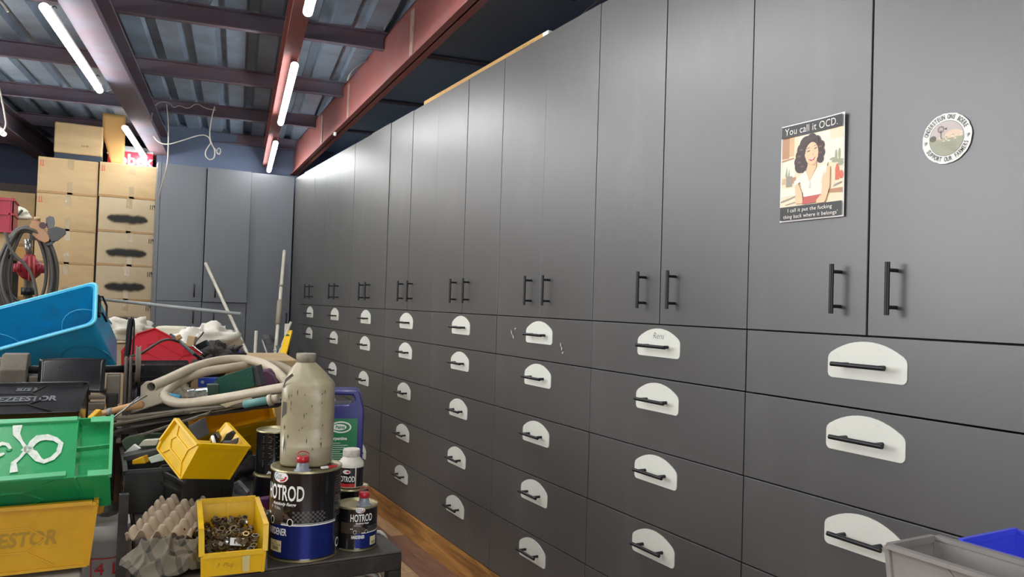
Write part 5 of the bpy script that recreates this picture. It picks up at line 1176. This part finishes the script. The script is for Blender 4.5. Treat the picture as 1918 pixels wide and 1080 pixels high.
mb = MB(); mb.tube([at(458,757,2.52), at(508,748,2.5)], .0135, mat('teal_pipe', '#5b8a86', .5, var=.1), 14); o = center_origin(mb.build('teal_pipe')); tag(o, 'short dull teal pipe left of the dirty bottle', 'pipe')
mb = MB(); mb.tube([at(503,750,2.5), at(510,748,2.5)], .019, pvc_m, 12); mb.tube([at(510,748,2.5), at(522,746,2.5)], .015, pvc_m, 12); mb.build('coupling', o); C.objects['coupling'].matrix_parent_inverse = Matrix.Translation(-o.location)
# black plastic clips inside tipped yellow bin
t = thing('spring_clip', 'black plastic spring clip lying in the tipped yellow bin', 'clip', at(425,822,2.12)); q = t.location.copy()
mb = MB()
mb.prism([(x*.0125, y*.0125) for x, y in ((0,0),(1,.8),(2.2,2),(3,3.4),(2.3,4),(1,3.2),(.2,1.8),(-1,1)) ], .012, blkp_m, axes(at(418,838,2.12)-q, cv(1,0,0), cv(0,1,0), cv(0,0,-1))); mb.build('jaw', t, bevel=.003)
mb = MB(); mb.prism([(x*.011, y*.011) for x, y in ((0,0),(2.2,-.3),(3.6,.6),(3.8,2),(3,1.8),(1.6,1.2),(0,1.2))], .014, grey_m, axes(at(420,833,2.10)-q, cv(1,0,0), cv(0,1,0), cv(0,0,-1))); mb.build('jaw', t, bevel=.003)
mb = MB(); mb.tube([at(398,817,2.12)-q, at(402,832,2.10)-q], .005, white_m, 8); mb.build('white_pin', t)
mb = MB(); mb.prism([(x*.011, y*.011) for x, y in ((0,0),(2,-.6),(2.4,1.2),(1.4,2.8),(.4,2))], .02, blkp_m, axes(at(399,826,2.16)-q, cv(1,0,0), cv(0,1,0), cv(0,0,-1))); mb.build('clip_body', t, bevel=.003)
mb = MB(); mb.prism([(x*.012, y*.012) for x, y in ((0,0),(2.1,2.4),(2.6,1.4),(1.9,-.6))], .006, yel_m, axes(at(393,822,2.18), cv(1,0,0), cv(0,1,0), cv(0,0,-1))); o = center_origin(mb.build('yellow_divider', bevel=.001)); tag(o, 'small yellow plastic divider behind the black clip in the tipped bin', 'divider')
# contents of the packet bin
camslab('green_packet', 'dull green packet standing in the black bin', 'packet', [(226,826),(236,818),(262,812),(300,812),(300,840),(235,846)], 2.50, .02, mat('faded_green_card', '#4d5f49', .7))
camslab('white_packet', 'small white blister packet lying in the black bin', 'packet', [(258,836),(268,824),(298,822),(292,834)], 2.40, .02, ivory, bevel=.002)
camslab('white_packet', 'folded white leaflet at the left in the black bin', 'packet', [(232,848),(250,832),(262,840),(240,850)], 2.42, .012, white_m, bevel=.001)
slab_between('pocket_book', 'black pocket book lying across the black bin', 'book', at(234,856,2.36), at(308,840,2.40), .07, .018, blkd_m)
camslab('yellow_packet', 'small yellow packet low in the black bin', 'packet', [(247,862),(268,854),(272,868),(247,870)], 2.32, .03, yeld_m, bevel=.003)
camslab('label_card', 'white and green printed card low in the black bin', 'card', [(277,857),(302,848),(306,862),(283,867)], 2.31, .006, mat('printed_card', '#c9cfbb', .6, var=.2, scale=60, dirt='#3e8a4a', dirt_amt=.6, dscale=30), bevel=.001)
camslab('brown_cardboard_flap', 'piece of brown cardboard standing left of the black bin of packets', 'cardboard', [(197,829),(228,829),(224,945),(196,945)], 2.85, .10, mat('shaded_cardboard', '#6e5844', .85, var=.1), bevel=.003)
camslab('dark_case', 'dark tool case under the sheets, above the brown cardboard', 'case', [(196,800),(230,800),(232,828),(196,828)], 3.0, .12, grey_m, bevel=.004)
camslab('torn_card', 'torn pale cardboard corner poking out under the hose', 'cardboard', [(412,757),(470,744),(474,748),(438,757),(424,763)], 2.56, .004, cardp_m, bevel=.0005)
camslab('grey_carton_end', 'grey printed carton end right of the tipped yellow bin', 'carton', [(352,798),(376,784),(384,816),(362,826)], 2.55, .04, mat('grey_printed_card', '#6f6c68', .7, var=.2), bevel=.002)
slab_between('splintered_strip', 'long splintered grey strip running under the wooden handle', 'strip', at(196,798,2.5), at(345,770,2.56), .015, .008, sheet1)
lump_obj('dark_scrap', 'dark scrap in the shadow right of the black bin propping the yellow one', 'scrap', at(455,885,2.75), .07, .07, .06, junk_m, 71, amp=.6)
# ------------------------------------------------------------------ egg carton
ec = thing('egg_tray', 'torn pulp egg tray lying on the table left of the black bin', 'egg tray', Vector((.215,2.26,.775)), (math.radians(9), math.radians(3), math.radians(-24)))
def eggf(u, v):
    x, y = (u-.5)*.16, (v-.5)*.23; s_ = .040
    a = math.cos(2*PI*x/s_)*.5+.5; b = math.cos(2*PI*y/s_)*.5+.5
    z = .026*min(1, 1.25*(a*b)**.9)-.010*(1-a)*(1-b)
    z += .003*noise.noise(Vector((x*20, y*20, 1)))
    x += .003*noise.noise(Vector((x*25, y*25, 5))); 
    return Vector((x, y, z+.012-.03*max(0, abs(u-.5)-.44)*8))
mb = MB(); mb.grid(eggf, 72, 110, pulp_m); mb.build('tray', ec, solid=.0025)
# ------------------------------------------------------------------ rag
def cloth(name, label, c, sx, sy, hgt, seed, rot):
    r_ = Vector((seed, seed*2, 0)); mb = MB(); nu, nv = 90, 80
    def fn(u, v):
        x, y = (u-.5)*2, (v-.5)*2; rr2 = math.sqrt(x*x+y*y)
        e = max(0, 1-rr2**3*.6)
        n1 = noise.noise(Vector((x*1.1, y*1.1, 0))+r_); n2 = noise.noise(Vector((x*1.9, y*1.9, 3))+r_)
        rg = 1-abs(math.sin(4.2*(x*.5+y*.9)+3.4*n1)); rg2 = 1-abs(math.sin(5.5*(x*.9-y*.5)+3*n2))
        rad = 1/max(1, rr2*.92)
        z = hgt*e*(.42+.45*n1+.38*rg*rg+.24*rg2*rg2)
        return Vector((x*sx*(1+.12*n1)*rad, y*sy*(1+.14*n2)*rad, max(.002, z)))
    mb.grid(fn, nu, nv, rag_m); me = mb.mesh(name); uvl = me.uv_layers.new(name='UVMap')
    for lp in me.loops:
        vi = lp.vertex_index; uvl.data[lp.index].uv = ((vi % (nu+1))/nu, (vi//(nu+1))/nv)
    o = bpy.data.objects.new(name, me); C.objects.link(o); o.location = c; o.rotation_euler = (0,0,rot); q = o.modifiers.new('s','SOLIDIFY'); q.thickness = .002
    return tag(o, label, 'rag')
cloth('rag', 'crumpled grey checked rag on the table beside the yellow bin of nuts', (.185,2.01,.752), .10, .105, .075, 3, .3)
# oily bolts behind the rag
bm_ = mat('oily_bolt', '#4d4438', .4, metal=.6, var=.3)
rb = random.Random(4)
bmesh_b = MB(); bmesh_b.lathe([(.006,0),(.006,.03)], bm_, n=10); bmesh_b.lathe([(.011,-.008),(.011,0)], bm_, n=6); bme = bmesh_b.mesh('bolt')
for i in range(22):
    o = bpy.data.objects.new('bolt', bme); C.objects.link(o); o.location = (rb.uniform(.20,.275), rb.uniform(2.06,2.2), .76+rb.uniform(0,.022)); o.rotation_euler = (rb.uniform(0,3), rb.uniform(0,3), rb.uniform(0,3))
    tag(o, 'oily bolt in the heap between the rag and the egg tray', 'bolt', 'oily bolts on the table')
mb = MB(); mb.tube([at(300,1020,2.06)+Vector((0,0,.0)), at(325,1022,2.02), at(358,1034,1.98)], [.008,.012,.010], mat('slate_rubber', '#3f4246', .5), 12); o = center_origin(mb.build('rubber_grip')); tag(o, 'slate grey rubber grip lying over the bolts above the rag', 'grip')
# small things right of the black bin, behind the nuts bin
camslab('clear_wrap', 'clear crinkled plastic film right of the black bin', 'film', [(436,905),(445,900),(466,922),(462,930),(438,924)], 2.35, .02, mat('crinkled_film', '#6d6d6c', .15, var=.4, bump=.8, bscale=60, coat=.5), bevel=.004)
camslab('purple_lid', 'purple and red lid between the yellow bin of nuts and the large tin', 'lid', [(480,935),(503,932),(504,962),(487,962)], 2.16, .03, mat('purple_print', '#5a2258', .4, dirt='#93202c', dirt_amt=.9, dscale=30, dlo=.45, dhi=.55), bevel=.004)
lump_obj('crumpled_foil', 'crumpled grey wrapper between the yellow bin of nuts and the large tin', 'wrapper', at(492,968,2.08), .018, .02, .022, mat('grey_wrapper', '#78736e', .4, bump=.6), 51)
# ------------------------------------------------------------------ bucket, tub, navy tub under the bins
bk = thing('white_bucket', 'white bucket with a red printed label, seen between the black legs', 'bucket', Vector((.085,2.66,.0)))
bk.location = Vector((.075,2.75,.34))
mb = MB(); mb.lathe([(.085,0),(.105,.30),(.112,.30),(.113,.335),(.106,.345),(.10,.345),(.098,.31)], mat('bucket_white', '#dedad0', .45, dirt='#8e887a', dirt_amt=.4), n=44); mb.build('bucket_body', bk)
FB_ = cylmap(bk.location, .096, math.radians(-8), .006); mb = MB()
for a in (rect(-.03,.03,-.027,.25), rect(.045,.03,.048,.25), rect(-.03,.247,.048,.25), rect(-.03,.03,.048,.033), rect(-.03,.18,.048,.182)): flat_poly(mb, a, redl_m, lambda x, y: FB_(x, y, .004+(y-.15)*.06), 1)
text_on(mb, '4 L', .05, redl_m, lambda x, y: FB_(.012+x, .215+y, .012)); text_on(mb, 'E COTE', .022, redl_m, lambda x, y: FB_(.012+y, .1+x, .006)); mb.build('red_label', bk)
lump_obj('pipe_fitting', 'dark round fitting lying on the lid of the white bucket', 'fitting', bk.location+Vector((-.01,0,.37)), .03, .03, .03, grey_m, 60, amp=.15)
t = bench('bucket_shelf', 'low dark shelf holding the white bucket behind the black legs', -.045, .20, 2.6, 2.92, .338, leg=.02, rail=.03)
tb = thing('white_tub', 'white plastic tub under the large yellow bin at the lower left', 'tub', Vector((-.26,2.30,.452)))
mb = MB(); loft(mb, [[Vector((p.x, p.y, z)) for p in sq_ring(a, b, 0, 6)] for a, b, z in ((.20,.12,0),(.25,.145,.2),(.262,.155,.202),(.262,.155,.212),(.255,.15,.218))], mat('tub_white', '#b5b2aa', .4, dirt='#8d897c', dirt_amt=.3)); mb.build('tub_body', tb)
tn = thing('navy_tub', 'dark navy plastic tub behind the corner of the large yellow bin', 'tub', Vector((.035,2.56,.0)))
mb = MB(); mb.box((-.085,-.14,.0),(-.035,.0,.72), navyd_m); mb.build('tub_body', tn, bevel=.006)
# ------------------------------------------------------------------ poles and rods in the back
def rod(name, label, a, b, r_, m, n=12, cat='rod', group=None):
    mb = MB(); mb.tube([a, b], r_, m, n); o = center_origin(mb.build(name)); return tag(o, label, cat, group)
a = aty(385,493,7.50); b = at(465,665,6.3); k = a.z/(a.z-b.z); rod('white_pipe', 'thin white pipe leaning diagonally across the far cupboards', a, a+(b-a)*k*.999, .014, pvc2_m)
a = at(452,588,5.2); b = at(190,560,5.6); rod('grey_conduit', 'long grey conduit lying level across the picture in front of the far cupboards', a, b+(b-a)*.35, .012, mat('grey_pvc', '#8d9290', .45))
a = Vector((1.60,7.50,1.86)); b = at(515,672,6.3); k = a.z/(a.z-b.z)
o = rod('telescopic_pole', 'grimy white telescopic pole leaning in the far corner', a, a+(b-a)*k*.999, .016, pvc2_m, cat='pole')
for f0, f1, r_ in ((.30,.31,.024),(.42,.60,.024)):
    mb = MB(); mb.tube([a+(b-a)*f0*1.2, a+(b-a)*f1*1.2], r_, mat('grimy_sleeve', '#8f8674', .6), 12)
    q = mb.build('sleeve', o); q.matrix_parent_inverse = Matrix.Translation(-o.location)
a = at(480,619,6.3); rod('white_pipe', 'short upright white pipe standing left of the crutches', a, Vector((a.x-.02,a.y-.03,0)), .013, pvc2_m)
a = at(545,603,6.5); b = at(512,690,6.2); k = a.z/(a.z-b.z); rod('white_rod', 'slim white rod crossing in front of the yellow spirit level', a, a+(b-a)*k*.999, .011, pvc2_m)
t = at(541,606,6.9); camslab('white_card', 'small white card standing behind the slim white rod', 'card', [(533,606),(541,606),(540,628),(532,628)], 6.9, .02, white_m)
def crutch(label, top, bot, cuff):
    top = Vector(top); bot = Vector(bot); d = (bot-top).normalized(); t = thing('crutch', label, 'crutch', Vector((bot.x, bot.y, 0))); q = t.location.copy()
    mb = MB(); mb.tube([top-q, top+(bot-top)*.30-q], .010, steel_m, 12); mb.build('upper_tube', t)
    mb = MB(); mb.tube([top+(bot-top)*.28-q, bot-q], .013, white_m, 12); mb.build('lower_tube', t)
    mb = MB(); n = 10; pts = []
    sd = cuff.normalized(); nn = d.cross(sd).normalized()
    for i in range(n+1): a_ = -2.1+4.2*i/n; pts.append(top-d*.0+sd*(.045+.05*math.cos(a_))*1+nn*(.05*math.sin(a_))-q)
    vs = []
    for p in pts: vs += [p-d*.022, p+d*.022]
    mb.add(vs, [(2*i,2*i+2,2*i+3,2*i+1) for i in range(n)], grey_m); mb.build('arm_cuff', t, solid=.004)
    return t
a = at(490,636,6.3); b = at(512,690,6.2); k = a.z/(a.z-b.z); crutch('forearm crutch with a grey cuff, the left and taller of the pair', a, a+(b-a)*k*.99, Vector((1,-.2,.1)))
a = at(513,655,6.35); b = at(521,690,6.3); k = a.z/(a.z-b.z); crutch('forearm crutch half hidden beside the spirit level, the right of the pair', a, a+(b-a)*k*.99, Vector((1,-.2,.1)))
a = at(542,620,6.45); b = at(524,690,6.15); k = .92*a.z/(a.z-b.z); e = a+(b-a)*min(k, 1.9); d = (e-a).normalized(); 
sl = thing('spirit_level', 'bright yellow spirit level leaning in the far corner', 'spirit level', e); q = sl.location.copy(); sdv = d.cross(_f).normalized()
mb = MB(); mb.bar(a-q, e-q, .055, .024, mat('level_yellow', '#f0c000', .35), up=_f); mb.build('level_body', sl, bevel=.002)
for f_, r_ in ((.07, .018), (.9, .018)):
    mb = MB(); c_ = a+(e-a)*f_-q - _f*.013; mb.lathe([(r_,0),(r_,.003),(r_*.6,.004)], mat('vial_green', '#4a6a30', .3), c=c_, n=18, mx=axes((0,0,0), _r, _u, -_f)); mb.build('vial', sl)
mb = MB(); c_ = a+d*.012-q-_f*.0135; mb.bar(c_-sdv*.018, c_+sdv*.018, .008, .002, ink_m, up=_f); mb.build('hang_slot', sl)
# ------------------------------------------------------------------ loose wiring at the ceiling
def flex(label, pts, r_=.004, m=None, name='loose_cable'):
    mb = MB(); mb.tube(chaikin(pts, 3), r_, m or wirew_m, 8); o = center_origin(mb.build(name)); return tag(o, label, 'cable')
D = 6.55
flex('white cable hanging down over the leftmost far cupboard', [atz(312,195,3.0), at(316,250,D), at(314,310,D), at(305,340,6.7), at(297,371,6.9)], .005)
flex('white cable swagging from the left beam to the coiled loop', [at(285,212,6.2), at(280,240,D), at(292,264,D), at(312,272,D), at(345,262,D), at(378,251,D), at(392,256,D), at(395,268,D)], .005)
flex('white cable dropping from a joist into a knotted loop', [atz(402,200,3.0), at(396,220,D), at(392,250,D), at(395,268,D), at(403,280,D), at(402,296,D), at(393,300,D), at(384,292,D), at(386,280,D), at(395,268,D)], .005)
flex('small coil of white cable beside the knotted loop', [at(402,277,D), at(406,284,D), at(411,291,D), at(414,281,D), at(410,276,D), at(405,282,D), at(408,290,D), at(413,286,D)], .004)
flex('short white cable hanging from the deck near the top of the picture', [at(750,0,4.6), at(748,12,4.6), at(735,35,4.55), at(722,46,4.5), at(719,56,4.5)], .004)
flex('short white cable hanging beside the red girder', [at(699,100,5.2), at(692,112,5.1), at(668,124,5.0), at(655,138,4.95), at(651,151,4.95)], .004)
flex('white cable loop at the far end of the upper left tube light', [at(200,172,5.3), at(213,166,5.3), at(220,156,5.3), at(215,150,5.3), at(208,160,5.3), at(200,172,5.3)], .003)
flex('white cable running to the tube light at the left edge', [atz(-5,150,2.93), at(3,185,5.7), at(9,215,5.9), at(12,235,6.1), at(5,248,6.2), at(0,252,6.25)], .006)
flex('white cable end at the top left corner of the picture', [at(-4,0,4.3), at(6,8,4.3), at(15,22,4.3)], .007)
flex('tangle of white cable on the joist above the far cupboards', [at(290,198,6.3), at(300,190,6.3), at(318,192,6.3), at(325,203,6.3), at(336,196,6.3), at(352,205,6.3), at(368,192,6.3), at(384,203,6.3), at(404,206,6.3)], .0035)
flex('pale wire on the roof deck near the middle light', [at(595,118,5.6), at(606,119,5.6), at(617,121,5.6)], .004)
flex('white flex of the low left tube light', [at(285,300,7.9), at(293,291,7.8), at(293,281,7.8), at(288,279,7.8)], .004)
# ------------------------------------------------------------------ wires and a plug below the table
rw = random.Random(8)
for i in range(6):
    x0 = .56+.028*i; y0 = 2.0+.04*(i % 3)
    flex(['leftmost', 'second', 'third', 'fourth', 'fifth', 'rightmost'][i]+' loop of cream flex bundled under the front table', [Vector((x0-.05,y0,.444)), Vector((x0-.07,y0+.02,.60)), Vector((x0,y0,.69-.008*i)), Vector((x0+.06,y0-.03,.64)), Vector((x0+.02,y0,.444)), Vector((x0-.04,y0+.05,.5)), Vector((x0+.03,y0-.02,.68)), Vector((x0+.05,y0,.5))], .0055, name='flex_loop')
flex('cream flex hanging off the right corner of the front table', [Vector(p) for p in ((.715,2.06,.7555),(.738,2.04,.7555),(.752,2.02,.70),(.742,2.0,.655),(.75,1.99,.60),(.745,1.99,.5))], .0055)
t = thing('plug_adaptor', 'white plug adaptor among the flex under the front table', 'adaptor', Vector((.52,2.08,.60))); mb = MB(); mb.box((-.04,-.025,0),(.04,.025,.05), white_m); mb.build('adaptor_body', t, bevel=.006); mb = MB(); mb.box((-.06,-.03,-.155),(.06,.03,-.002), mat('pale_box','#a8a395',.6)); mb.build('adaptor_stand', t, bevel=.004)
